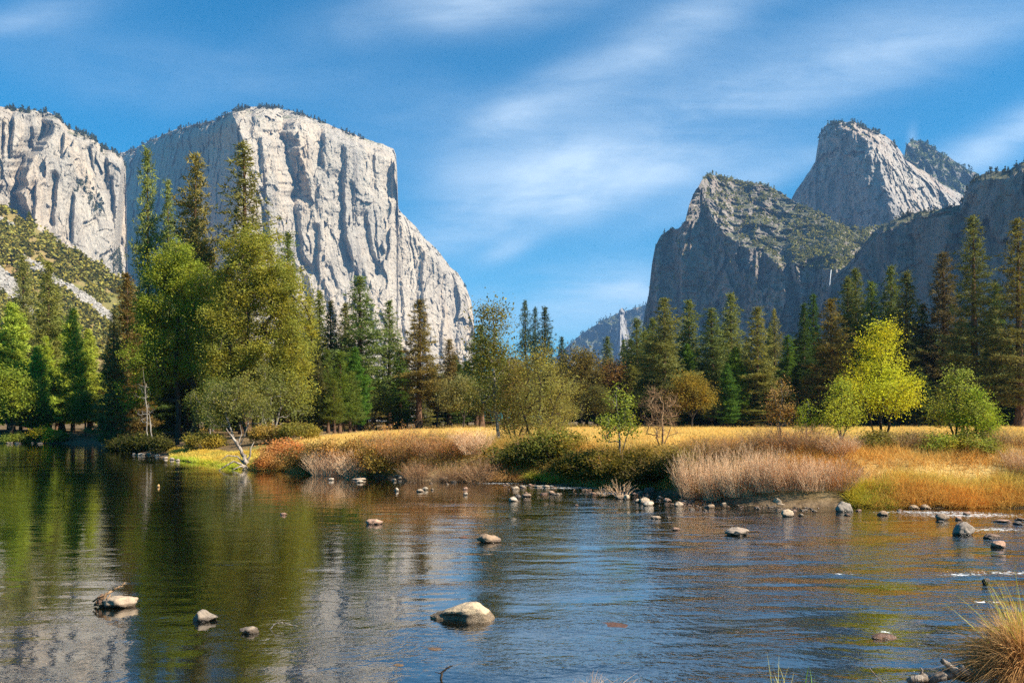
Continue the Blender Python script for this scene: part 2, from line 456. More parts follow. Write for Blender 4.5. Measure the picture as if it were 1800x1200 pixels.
ef = [([(492, 195), (498, 250), (512, 300), (524, 345)], 30, 34, 120), ([(563, 232), (566, 292)], 24, 10, 50), ([(600, 262), (603, 305)], 20, 10, 45),
      ([(600, 312), (603, 417), (616, 458), (628, 495)], 36, 9, 60), ([(619, 332), (621, 402)], 14, 10, 40), ([(640, 380), (649, 433), (663, 478)], 24, 10, 50),
      ([(558, 405), (556, 480)], 24, 8, 40), ([(514, 345), (524, 440), (540, 470)], 20, 14, 60), ([(686, 305), (688, 345)], 20, 6, 30),
      ([(530, 482), (545, 530)], 20, 14, 50), ([(567, 500), (584, 560)], 20, 9, 40), ([(578, 470), (590, 500)], 14, 8, 26), ([(655, 262), (660, 330)], 18, 6, 26),
      ([(455, 250), (470, 420), (480, 520)], 30, 8, 36), ([(735, 430), (742, 560), (745, 640)], 34, 7, 34), ([(780, 490), (776, 560), (770, 640)], 30, 8, 32),
      ([(806, 520), (800, 600)], 20, 7, 26), ([(700, 375), (703, 500), (712, 640)], 26, 8, 36), ([(445, 190), (438, 230)], 16, 10, 40)]
elcap, g_el = relief('granite_cliff', 'huge pale granite cliff with a rounded top and a blue shaded left wing', 'cliff', 100, 850, 820, 460, elcap_top, d_elcap, M_elcap,
                     ef, amp=.40, back=900, seed=1, stretch=8, flute=.4, fac=1.5)
# -- the pale cliff at the far left
left_top = [(-260, 150), (-100, 175), (0, 188), (50, 194), (85, 197), (103, 205), (118, 222), (140, 232), (165, 243), (178, 256), (200, 266), (214, 276), (221, 292),
            (219, 320), (212, 345), (208, 380), (209, 420), (205, 450), (200, 480), (202, 600), (206, 760)]
left_top = [(p if p[0] <= 221 else p) for p in left_top[:13]] + [(224, 480), (228, 760)]
def d_left(px, py, top):
    rim = np.clip(1 - (py - top) / 18, 0, 1) ** 1.5
    return 1950 + px * 1.35 + (765 - py) * .55 + rim * 90 + 130 * np.clip((px - (214 - np.clip(py - 290, 0, 200) * .10)) / 8, 0, 1.5)
lf = [([(80, 205), (70, 247), (36, 287), (24, 337), (36, 380)], 34, 26, 150), ([(52, 214), (54, 256)], 20, 9, 60), ([(22, 198), (16, 270)], 20, 8, 50),
      ([(96, 312), (90, 392)], 20, 9, 60), ([(127, 348), (124, 420)], 18, 7, 40), ([(184, 265), (187, 328)], 16, 8, 50), ([(158, 262), (162, 292)], 14, 6, 34),
      ([(196, 320), (199, 380)], 14, 7, 40), ([(60, 330), (58, 390)], 14, 6, 36), ([(5, 220), (2, 330)], 14, 7, 40), ([(112, 225), (106, 270)], 16, 6, 30)]
leftc, g_lf = relief('granite_cliff', 'pale fluted granite cliff at the far left above the scrubby slope', 'cliff', -260, 228, 560, 330, left_top, d_left, M_elcap,
                     lf, amp=.36, back=500, seed=2, stretch=7, flute=.4, fac=1.5)
# -- the dark rock with the sunny scrub slope
cath_top = [(1095, 764), (1112, 700), (1120, 640), (1128, 590), (1135, 540), (1140, 520), (1146, 465), (1152, 432), (1162, 413), (1178, 404), (1192, 402), (1204, 388), (1212, 358),
            (1222, 335), (1234, 316), (1246, 308), (1262, 310), (1300, 320), (1335, 323), (1358, 331), (1375, 340), (1400, 358), (1440, 373), (1460, 386), (1480, 398), (1520, 404),
            (1560, 392), (1600, 385), (1680, 420)]
cath_rim = [(1095, 300), (1225, 322), (1236, 345), (1262, 400), (1290, 430), (1340, 442), (1370, 462), (1400, 468), (1440, 474), (1490, 474), (1560, 462), (1680, 470)]
def d_cath(px, py, top):
    rimn = pl(px, cath_rim)
    up = np.clip(rimn - py, 0, 400)
    y = 1930 - np.minimum(px - 1140, 330) * 1.35 + np.clip(px - 1470, 0, 200) * 1.5 + (765 - py) * .30
    return y + up * 2.5 + np.clip((px - 1250), 0, 400) * .0022 * up
cf = [([(1385, 452), (1400, 520), (1405, 600)], 20, 16, 60), ([(1430, 474), (1436, 600)], 26, 20, 60), ([(1238, 345), (1250, 420), (1240, 560)], 40, 24, 60),
      ([(1300, 440), (1310, 560)], 30, 20, 50), ([(1180, 410), (1190, 560)], 30, 16, 50)]
cath, g_ca = relief('rock_massif', 'dark granite massif with a green scrub slope on its sunny shoulder', 'mountain', 1095, 1680, 640, 420, cath_top, d_cath, M_cath,
                    cf, amp=.5, back=260, seed=3, stretch=3.2, fine=1.6, blocky=10)
# -- domed rock
dome_top = [(1370, 420), (1385, 366), (1393, 345), (1408, 322), (1424, 300), (1433, 284), (1437, 258), (1443, 232), (1450, 220), (1466, 214), (1500, 213), (1515, 220), (1538, 230), (1556, 238),
            (1572, 252), (1584, 266), (1592, 282), (1606, 292), (1640, 312), (1672, 332), (1700, 346), (1712, 380), (1730, 470)]
def d_dome(px, py, top):
    cr = pl(py, [(214, 1492), (250, 1524), (300, 1538), (400, 1576)])
    s = px - cr
    rim = np.clip(1 - (py - top) / 22, 0, 1) ** 1.4
    return 2350 + np.where(s < 0, -s * 2.1, s * 1.9) + (480 - py) * .8 + rim * 90
df = [([(1500, 225), (1520, 262)], 24, 20, 60), ([(1536, 290), (1548, 330), (1566, 388)], 20, 14, 46), ([(1590, 300), (1602, 322)], 16, 10, 30), ([(1640, 330), (1655, 345)], 20, 8, 26)]
dome, g_do = relief('rock_dome', 'tall domed grey rock with a tree-fringed top rising behind the dark massif', 'mountain', 1370, 1730, 420, 260, dome_top, d_dome, M_dome,
                    df, amp=.5, back=500, seed=4, stretch=2.6, base=560, fine=1.4)
# -- the small back peak
peak_top = [(1560, 330), (1588, 285), (1593, 254), (1604, 248), (1622, 252), (1636, 257), (1652, 268), (1676, 282), (1700, 296), (1716, 304), (1735, 322), (1780, 350), (1850, 400)]
peak, g_pk = relief('rock_peak', 'small wooded rock peak behind the right shoulder of the domed rock', 'mountain', 1560, 1850, 240, 150, peak_top,
                    lambda px, py, top: 3000 + (px - 1600) * .8 + (450 - py) * 1.6, M_peak, amp=.6, back=500, seed=5, stretch=1.5, base=520, fine=1.5, blocky=10)
# -- right wall in shade
wall_top = [(1452, 520), (1462, 492), (1474, 476), (1490, 466), (1506, 448), (1520, 428), (1545, 400), (1565, 388), (1600, 374), (1640, 369), (1688, 360), (1697, 340), (1706, 322), (1725, 307),
            (1745, 302), (1775, 300), (1790, 290), (1812, 278), (1900, 250), (2000, 235), (2150, 250)]
def d_wall(px, py, top):
    return 1330 - np.minimum(px - 1460, 560) * 1.0 + (765 - py) * .22 + np.clip(14 - (py - top), 0, 14) * 3
wf = [([(1600, 380), (1610, 470), (1600, 560)], 30, 26, 30), ([(1700, 350), (1690, 450), (1700, 560)], 30, 30, 34), ([(1540, 410), (1550, 560)], 24, 16, 26)]
wallo, g_wa = relief('rock_wall', 'long shadowed granite wall right of the thin waterfall', 'cliff', 1452, 2150, 520, 300, wall_top, d_wall, M_cath,
                     wf, amp=.34, back=300, seed=6, stretch=4, fine=1.2)
# -- far blue ridge and its pale spire
M_far = cliff_mat('distant_rock', (.20, .19, .18), (.12, .13, .11), (.07, .08, .07), vegamt=.9, flat=.35)
ridge_top = [(880, 762), (940, 660), (1000, 606), (1015, 592), (1040, 574), (1075, 556), (1090, 548), (1110, 543), (1130, 537), (1160, 525), (1300, 480), (1400, 470)]
ridge, g_ri = relief('distant_ridge', None, None, 880, 1400, 260, 120, ridge_top, lambda px, py, top: 5600 + (px - 1000) * -1.0 + (765 - py) * 4, M_far,
                     amp=1.3, back=1500, seed=7, stretch=1.5, kind='structure', jag=2)
spire_top = [(1072, 720), (1079, 640), (1085, 575), (1088, 548), (1093, 541), (1097, 543), (1101, 560), (1106, 590), (1114, 620), (1122, 700)]
M_spire = cliff_mat('spire_rock', (.36, .34, .32), (.22, .21, .21), (.15, .14, .14), vegamt=0, scale=.5)
spire, g_sp = relief('rock_spire', 'pale rock spire standing in front of the distant blue ridge', 'rock', 1072, 1122, 70, 90, spire_top,
                     lambda px, py, top: 5100 + np.where(px < 1090, (1090 - px) * 12, (px - 1090) * 5) + (765 - py) * 1.2, M_spire, amp=.8, back=200, seed=8, jag=9, stretch=7)

# -- left hillside with talus
def talus(PX, PY):
    def band(poly, wd):
        a = np.array(poly, float); ln = np.interp(PX, a[:, 0], a[:, 1]); ww = np.interp(PX, a[:, 0], wd)
        ok = (PX > a[0, 0] - 8) & (PX < a[-1, 0] + 8)
        return np.clip((ww - np.abs(PY - ln)) / 5 + .5, 0, 1) * ok
    n = fbm(P3(PX / 16, PY / 9, PX * 0 + 3), 4).reshape(PX.shape)
    b = np.maximum(band([(-200, 450), (0, 492), (38, 520), (60, 560)], [30, 22, 18, 6]), band([(42, 455), (75, 478), (110, 502), (150, 526), (195, 560)], [7, 9, 8, 11, 9]))
    b = np.maximum(b, band([(5, 388), (25, 398)], [5, 4]))
    return np.clip(b + n * .55 * (b > 0) - .1, 0, 1) * (b > 0)
m, t, out = new_mat('hillside_soil')
p = t.pos(); zn = t.node('ShaderNodeAttribute', attribute_name='zone')
soil = t.mix(t.ramp(t.noise(p, .02, 5, .6), .4, .62), (.27, .20, .085), (.17, .165, .05))
soil = t.mix(t.ramp(t.noise(p, .006, 4, .6), .5, .64), soil, (.28, .17, .08))
tal = t.mix(t.ramp(t.noise(p, .25, 5, .7), .4, .6), (.36, .33, .30), (.18, .165, .15))
principled(t, out, t.mix(zn.outputs['Fac'], soil, tal), .95, .1, t.bump(t.noise(p, .2, 6, .7), 1, 4))
M_hill = m
hill_top = [(-260, 290), (-60, 345), (0, 364), (30, 377), (60, 398), (100, 424), (150, 455), (190, 478), (215, 492), (250, 520), (300, 572), (360, 650), (430, 762)]
def d_hill(px, py, top): return 560 + (765 - py) * .85 + np.clip(px, -200, 400) * .55
hill, g_hi = relief('hillside', None, None, -260, 430, 300, 220, hill_top, d_hill, M_hill, amp=.14, back=260, seed=9, kind='structure', zone=talus, jag=1.5, stretch=1)

# wooded covers (far-off masses)
def near_top(top, lo, hi):
    return lambda PX, PY: ((PY - pl(PX, top)) > lo) & ((PY - pl(PX, top)) < hi)
def p_elcap(PX, PY):
    d_ = PY - pl(PX, elcap_top)
    return ((d_ < 5) & (PX > 205) & (PX < 640)) * patchy(PX, PY, 12, -.15, 1) * np.where((PX > 430) & (PX < 640), 1, .7) + .3 * ((d_ < 9) & (PX > 205) & (PX < 400)) * patchy(PX, PY, 20, -.1, 2) \
        + .25 * ((d_ < 5) & (PX > 700) & (PX < 820)) * patchy(PX, PY, 14, .1, 2)
clumps('clifftop_wood', 'thin dark wood along the rim of the huge pale cliff', pick(g_el, p_elcap, 400, rs), 4.8, rs, (.045, .055, .03), M_scrub, 'wood', .6)
def p_left(PX, PY):
    d_ = PY - pl(PX, left_top)
    r = ((d_ < 5) & (PX > 10)) * patchy(PX, PY, 12, -.2, 3) * 1.2
    r += inpoly(PX, PY, [(128, 310), (150, 316), (182, 345), (180, 372), (172, 385), (150, 350), (130, 340)]) * .35 * patchy(PX, PY, 9, -.1, 4)
    r += inpoly(PX, PY, [(196, 450), (212, 430), (214, 480), (198, 480)]) * .8 + ((d_ < 28) & (PX > 130) & (PX < 180)) * .25 * patchy(PX, PY, 8, .05, 6)
    return r
clumps('clifftop_wood', 'dark trees dotted over the rim and ledges of the far left cliff', pick(g_lf, p_left, 420, rs), 4.6, rs, (.05, .065, .03), M_scrub, 'wood', .5)
def p_cath(PX, PY):
    up = pl(PX, cath_rim) - PY; d_ = PY - pl(PX, cath_top)
    r = .55 * (up > 4) * patchy(PX, PY, 22, -.18, 7) * np.clip((PX - 1215) / 60, .25, 1)
    r += 1.2 * ((d_ < 5) & (PX > 1236) & (PX < 1365)) + .5 * ((d_ < 5) & (PX > 1140) & (PX <= 1236)) * patchy(PX, PY, 8, 0, 5)
    r += .9 * (up > 0) * (PX > 1400) * (PX < 1560) * patchy(PX, PY, 16, -.4, 8) + .06 * (up <= 0)
    return r
clumps('mountain_scrub', 'green scrub and small trees covering the sunny shoulder of the dark massif', pick(g_ca, p_cath, 3300, rs), 4.0, rs, (.17, .18, .055), M_scrub, 'scrub', .2, per=20)
def p_dome(PX, PY):
    d_ = PY - pl(PX, dome_top)
    return 1.0 * ((d_ < 7) & (PX > 1440) & (PX < 1575)) + .5 * ((d_ < 30) & (PX > 1440) & (PX < 1530)) * patchy(PX, PY, 12, -.1, 2) + .2 * (PY > 372) * patchy(PX, PY, 12, -.2, 3) \
        + .05 * ((PX > 1500) & (PY > 250)) * patchy(PX, PY, 10, .05, 9)
clumps('clifftop_wood', 'dark trees crowding the top of the tall domed rock', pick(g_do, p_dome, 800, rs), 5.5, rs, (.055, .07, .03), M_scrub, 'wood', .4)
clumps('clifftop_wood', 'dark green trees covering the small back peak', pick(g_pk, lambda a, b: patchy(a, b, 14, -.25, 3) * (b < 400), 1100, rs), 7, rs, (.08, .11, .04), M_scrub, 'wood', .4)
clumps('clifftop_wood', 'few dark trees on the edge of the shadowed right wall', pick(g_wa, lambda a, b: ((b - pl(a, wall_top)) < 4) * patchy(a, b, 12, -.05, 3) * (a > 1500), 170, rs), 2.6, rs, (.05, .06, .03), M_scrub, 'wood', .6)
clumps('distant_wood', 'hazy blue wood covering the distant ridge', pick(g_ri, lambda a, b: ((b - pl(a, ridge_top)) < 60) * patchy(a, b, 12, -.3, 3), 2600, rs), 11, rs, (.045, .06, .03), M_scrub, 'wood', .7, per=12)
def p_hill(PX, PY):
    return (talus(PX, PY) < .25) * (patchy(PX, PY, 26, -.12, 7) + .06) * (PY < 640) * (PX > -60)
clumps('hillside_scrub', 'olive scrub and small oaks on the steep left hillside', pick(g_hi, p_hill, 4000, rs), 3.8, rs, (.19, .195, .05), M_scrub, 'scrub', .08, per=30)
# talus blocks
pp = pick(g_hi, lambda a, b: (talus(a, b) > .4) * (a > -30) * (b < 600), 2600, rs)
bx = np.array([[x, y, z] for x in (-1, 1) for y in (-1, 1) for z in (-1, 1)], float)
bf = np.array([[0, 1, 3, 2], [4, 6, 7, 5], [0, 4, 5, 1], [2, 3, 7, 6], [0, 2, 6, 4], [1, 5, 7, 3]])
q = rs.normal(size=(len(pp), 3, 3)); q, _ = np.linalg.qr(q)
V = (bx[None] * (rs.random((len(pp), 1, 3)) * .8 + .4) + rs.normal(size=(len(pp), 8, 3)) * .18) @ q
V = (V * (rs.random((len(pp), 1, 1)) ** 2 * 1.3 + .5) + pp[:, None]).reshape(-1, 3)
m, t, out = new_mat('talus_rock')
principled(t, out, t.mix(t.noise(t.pos(), .3, 4), (.40, .37, .34), (.22, .205, .19)), .95, .1)
tag(link('talus_blocks', make_mesh('talus', V, (np.arange(len(pp))[:, None, None] * 8 + bf[None]).reshape(-1, 4), m)), 'pale grey rubble streaming down the left hillside', 'talus', kind='stuff')

# thin waterfall
m, t, out = new_mat('falling_water')
principled(t, out, t.mix(t.noise(t.mapping(t.pos(), scale=(1, 1, .1)), .6, 4), (.75, .78, .82), (.55, .58, .62)), .6, .3)
P = [(1461, 474), (1459, 492), (1457, 512), (1455, 540), (1453, 570)]
pts = []
for (a, b) in P:
    PX, PY, G = g_ca
    k = np.argmin((PX - a) ** 2 + (PY - b) ** 2); pts.append(G.reshape(-1, 3)[k] * np.array([.985, .985, 1]) + np.array([0, 0, 0]))
pts = [np.array(at(a, b, pts[i][1])) for i, (a, b) in enumerate(P)]
V, Fc = sweep(np.array(pts), [.5, .7, .9, 1.3, 1.6], 8, rs, .2)
tag(link('waterfall', pyd('waterfall', V, Fc, m)), 'thin white waterfall dropping beside the shadowed right wall', 'waterfall')

# ------------------------------------------------------------------ ground sheet with the river channel
def wp(px, py): v = water_at(px, py); return (v.x, v.y)
far = [(70, 27)] + [wp(*q_) for q_ in [(1850, 891), (1650, 893), (1500, 892), (1400, 890), (1300, 888), (1230, 878), (1200, 874), (1100, 861), (1040, 855), (960, 850), (850, 846), (760, 844), (700, 841), (600, 836),
                                       (540, 830), (470, 826), (420, 825), (380, 818), (310, 807), (270, 801), (238, 797)]] + [(-33, 80), (-37, 90), (-42.5, 92)] + [wp(*q_) for q_ in [(150, 779.5), (60, 778.5), (0, 778)]] + [(-100, 106), (-190, 104)]
near = [(-190, 2), (-30, 5.0), (-6, 6.2), (0, 6.9), (1.2, 7.6), (2.4, 6.9), (3.4, 7.3), (4.2, 8.3), (5.4, 8.6), (7.0, 8.0), (12, 6), (70, 4)]
river = np.array(far + near)
def sdist(x, y):
    P = np.stack([x, y], 1); dmin = np.full(len(P), 1e9)
    for i in range(len(river)):
        a = river[i]; b = river[(i + 1) % len(river)]; ab = b - a
        s = np.clip(((P - a) @ ab) / (ab @ ab), 0, 1)
        dmin = np.minimum(dmin, np.linalg.norm(P - (a + s[:, None] * ab), axis=1))
    ins = inpoly(x, y, river)
    return np.where(ins, -dmin, dmin)
def ground(x, y):
    x = np.asarray(x, float).ravel(); y = np.asarray(y, float).ravel()
    d_ = sdist(x, y) + .35 * perlin(P3(x / 1.7, y / 1.7, x * 0)) + .5 * perlin(P3(x / 5, y / 5, x * 0 + 4))
    farz = y > 18
    wd = np.where(x < -11, 11.0, np.where(x < -8, 11.0 - (x + 11) / 3 * 7, 3.6))
    wd = np.where(farz, wd, 3.4); Mh = np.where(farz, 1.32 + .28 * np.clip((x + 14) / 5, 0, 1), 1.0)
    s = np.clip(d_ / wd, 0, 1)
    up = Mh * (1 - (1 - s) ** 1.8)
    shallow = np.exp(-((x - 4.5) / 5) ** 2 - ((y - 30) / 4) ** 2) + .8 * np.exp(-((x - 12) / 5) ** 2 - ((y - 21) / 4) ** 2)
    dn = -.55 * (1 - np.exp(np.minimum(d_, 0) / 1.6)) * (1 - .75 * np.clip(shallow, 0, 1)) - .02
    h = np.where(d_ > 0, up, dn)
    h += np.where(d_ > 0, .07, .045) * fbm(P3(x / 2.2, y / 2.2, x * 0 + 9), 3)
    h += np.where((d_ > 4) & farz, .22, 0) * perlin(P3(x / 22, y / 22, x * 0 + 2))
    return h
def axis(lo, hi, core_lo, core_hi, step, grow):
    a = list(np.arange(core_lo, core_hi, step)); s = step
    while a[-1] < hi: s *= grow; a.append(a[-1] + s)
    b = []; s = step; v = core_lo
    while v > lo: s *= grow; v -= s; b.append(v)
    return np.array(b[::-1] + a)
gx = axis(-9000, 9000, -34, 24, .28, 1.045); gy = axis(-600, 12000, 4, 60, .28, 1.035)
GX, GY = np.meshgrid(gx, gy)
GZ = ground(GX, GY).reshape(GX.shape)
i = np.arange(len(gy) - 1)[:, None] * len(gx) + np.arange(len(gx) - 1)[None]
Fc = np.stack([i, i + 1, i + len(gx) + 1, i + len(gx)], 2).reshape(-1, 4)
sdg = sdist(GX.ravel(), GY.ravel())
nn = fbm(P3(GX / 9, GY / 9, GX * 0), 3)
x_, y_ = GX.ravel(), GY.ravel()
forest = np.clip((y_ - np.where(x_ < -8, 100, 122) + nn * 4) / 6, 0, 1)
forest = np.maximum(forest, np.clip((-14 - x_ - np.maximum(0, 62 - y_) * .25 + nn * 2) / 4, 0, 1) * (y_ > 57 + nn * 2) * (sdg > 0))
wet = np.clip((.25 - GZ.ravel()) / .25, 0, 1)
cols = np.stack([forest, wet, np.clip((x_ + 11) / -6, 0, 1) * (y_ < 62), np.ones_like(wet)], 1)
m, t, out = new_mat('ground_cover')
p = t.pos(); zn = t.node('ShaderNodeAttribute', attribute_name='zone'); R_, G_, B_ = t.sep(zn.outputs['Color'])
gold = t.mix(t.ramp(t.noise(p, .35, 5, .6), .36, .64), (.62, .45, .17), (.46, .31, .11))
gold = t.mix(t.ramp(t.noise(p, .06, 4, .6), .5, .62), gold, (.50, .40, .12))
grn = t.mix(t.ramp(t.noise(p, .8, 4, .6), .4, .6), (.40, .32, .07), (.20, .24, .04))
gold = t.mix(B_, gold, grn)
ff = t.mix(t.ramp(t.noise(p, 1.2, 5, .65), .4, .62), (.11, .075, .04), (.21, .14, .07))
bed1 = t.noise(p, 3.5, 5, .65)
vor = t.node('ShaderNodeTexVoronoi'); vor.inputs['Scale'].default_value = 2.6; t.link(p, vor.inputs['Vector'])
bed = t.mix(t.ramp(bed1, .38, .62), (.22, .14, .06), (.50, .33, .16))
bed = t.mix(t.ramp(vor.outputs['Distance'], .12, .3, 1, 0), bed, (.40, .21, .12))
bed = t.mix(t.ramp(t.noise(p, .5, 4, .6), .45, .6), bed, (.14, .12, .03))
soil = t.mix(t.ramp(bed1, .35, .65), (.09, .06, .035), (.2, .14, .085))
col = t.mix(R_, gold, ff)
Zp = t.sep(p)[2]
col = t.mix(t.ramp(Zp, .02, .9, 1, 0), col, soil)
col = t.mix(t.ramp(Zp, -.03, .02, 1, 0), col, bed)
principled(t, out, col, .95, .1, t.bump(t.math('ADD', bed1, t.noise(p, 12, 5, .7)), .8, .06))
go = link('ground', make_mesh('ground', np.stack([x_, y_, GZ.ravel()], 1), Fc, m, smooth=True, colors=cols)); structure(go)

# ------------------------------------------------------------------ river water
m, t, out = new_mat('river_water')
p = t.pos(); PXs, PYs, _z = t.sep(p)
m1 = t.noise(t.mapping(p, scale=(.8, 1.0, 1), rot=(0, 0, rad(14))), 8.5, 3, .55, .4)
m2 = t.noise(t.mapping(p, scale=(.6, 1.0, 1), rot=(0, 0, rad(-19))), 2.6, 3, .5, .6)
m3 = t.noise(t.mapping(p, scale=(.6, 1, 1)), 17, 2, .5)
# where the current runs fast: towards the right and over the shallows
cur = t.ramp(t.math('ADD', PXs, t.math('MULTIPLY', t.math('SUBTRACT', t.noise(p, .18, 3), .5), 9)), -5, 8)
cur2 = t.math('MULTIPLY', cur, t.ramp(t.noise(t.mapping(p, scale=(.5, 1, 1)), .7, 3), .38, .62, .15, 1.0))
patch = t.ramp(t.noise(t.mapping(p, scale=(.35, 1, 1)), .35, 3), .4, .6, .3, 1.3)
hgt = t.math('ADD', t.math('MULTIPLY', m2, t.math('ADD', t.math('MULTIPLY', patch, .0042), t.math('MULTIPLY', cur2, .024))),
             t.math('ADD', t.math('MULTIPLY', m1, t.math('ADD', t.math('MULTIPLY', patch, .0026), t.math('MULTIPLY', cur2, .024))), t.math('MULTIPLY', m3, t.math('ADD', .0007, t.math('MULTIPLY', cur2, .0075)))))
nb = t.bump(hgt, 1.0, 1.0)
fr = t.node('ShaderNodeFresnel'); fr.inputs[0].default_value = 1.40; t.link(nb, fr.inputs[1])
gl = t.node('ShaderNodeBsdfGlossy'); gl.inputs[0].default_value = (1, 1, 1, 1); t.link(nb, gl.inputs['Normal'])
t.put(gl.inputs['Roughness'], t.math('ADD', .02, t.math('MULTIPLY', cur, .05)))
tp_ = t.node('ShaderNodeBsdfTransparent'); tp_.inputs[0].default_value = (.80, .66, .42, 1)
df_ = t.node('ShaderNodeBsdfDiffuse'); df_.inputs[0].default_value = (.030, .022, .010, 1)
body = t.node('ShaderNodeMixShader'); body.inputs[0].default_value = .14
t.link(tp_.outputs[0], body.inputs[1]); t.link(df_.outputs[0], body.inputs[2])
mx = t.node('ShaderNodeMixShader'); t.put(mx.inputs[0], t.math('MULTIPLY', t.math('POWER', fr.outputs[0], .56), 1.0, clamp=True))
t.link(body.outputs[0], mx.inputs[1]); t.link(gl.outputs[0], mx.inputs[2])
# foam where water breaks over stones, then sparkle painted on the fast water
foam_spots = [(1690, 1010, .9, .3), (1765, 1006, 1.1, .35), (1480, 1009, .45, .12), (1010, 857, 3.2, 1.0), (1090, 866, 2.2, 1.2), (1555, 1110, .45, .14), (1700, 905, 3.5, 1.2), (1745, 930, 1.5, .7), (1640, 900, 3, .8),
              (1735, 1058, .5, .16), (880, 849, 2.0, .8), (950, 853, 2.5, .6)]
fm = None
for (a, b, wx, wy) in foam_spots:
    c_ = water_at(a, b)
    e = t.math('ADD', t.math('POWER', t.math('ABSOLUTE', t.math('DIVIDE', t.math('SUBTRACT', PXs, c_.x), wx)), 2), t.math('POWER', t.math('ABSOLUTE', t.math('DIVIDE', t.math('SUBTRACT', PYs, c_.y), wy)), 2))
    g = t.math('EXPONENT', t.math('MULTIPLY', e, -1.2)); fm = g if fm is None else t.math('MAXIMUM', fm, g)
fn = t.noise(t.mapping(p, scale=(.6, 1, 1)), 15, 5, .75, .8)
foam_spark = t.ramp(t.math('ADD', t.math('MULTIPLY', fm, .31), fn), .81, .89)
spk = t.noise(t.mapping(p, scale=(.8, 1.2, 1)), 24, 2, .6)  # white specks painted as sparkle wherever the current is fast
foam_spark = t.math('MAXIMUM', foam_spark, t.math('MULTIPLY', t.ramp(t.math('ADD', spk, t.math('MULTIPLY', cur, .045)), .79, .81), cur))
fd = t.node('ShaderNodeBsdfDiffuse'); fd.inputs[0].default_value = (.85, .88, .9, 1)
mf = t.node('ShaderNodeMixShader'); t.link(foam_spark, mf.inputs[0]); t.link(mx.outputs[0], mf.inputs[1]); t.link(fd.outputs[0], mf.inputs[2])
t.link(mf.outputs[0], out.inputs[0])
wx_ = axis(-200, 80, -14, 14, .07, 1.03); wy_ = axis(-4, 135, 6.5, 20, .05, 1.02)
WX, WY = np.meshgrid(wx_, wy_)
cur_np = np.clip((WX + 3 + 3 * perlin(P3(WX / 6, WY / 6, WX * 0)).reshape(WX.shape)) / 9, 0, 1)
WZ = (.003 + .007 * cur_np) * fbm(P3(WX / 1.3, WY / .55, WX * 0 + 1), 3).reshape(WX.shape) * np.clip(40 / WY, .1, 1)
bumps = [(430, 990, .9, .05), (680, 902, 1.0, .03), (1490, 1010, 1.0, .07), (970, 982, .8, .04), (1090, 1095, .8, .03), (1690, 1015, 1.0, .06), (240, 922, 1.0, .03), (770, 1045, .6, .03), (1250, 1030, 1.4, .05), (1350, 985, 1.5, .04)]
for (a, b, s_, h_) in bumps:
    c_ = water_at(a, b)
    h_ *= .35; s_ *= .8; WZ += h_ * .5 * np.exp(-((WX - c_.x) / s_) ** 2 - ((WY - c_.y) / (s_ * .3)) ** 2) - h_ * .4 * np.exp(-((WX - c_.x) / s_) ** 2 - ((WY - c_.y + s_ * .4) / (s_ * .3)) ** 2)
i = np.arange(len(wy_) - 1)[:, None] * len(wx_) + np.arange(len(wx_) - 1)[None]
Fc = np.stack([i, i + 1, i + len(wx_) + 1, i + len(wx_)], 2).reshape(-1, 4)
structure(link('river', make_mesh('river', np.stack([WX.ravel(), WY.ravel(), WZ.ravel()], 1), Fc, m, smooth=True)))

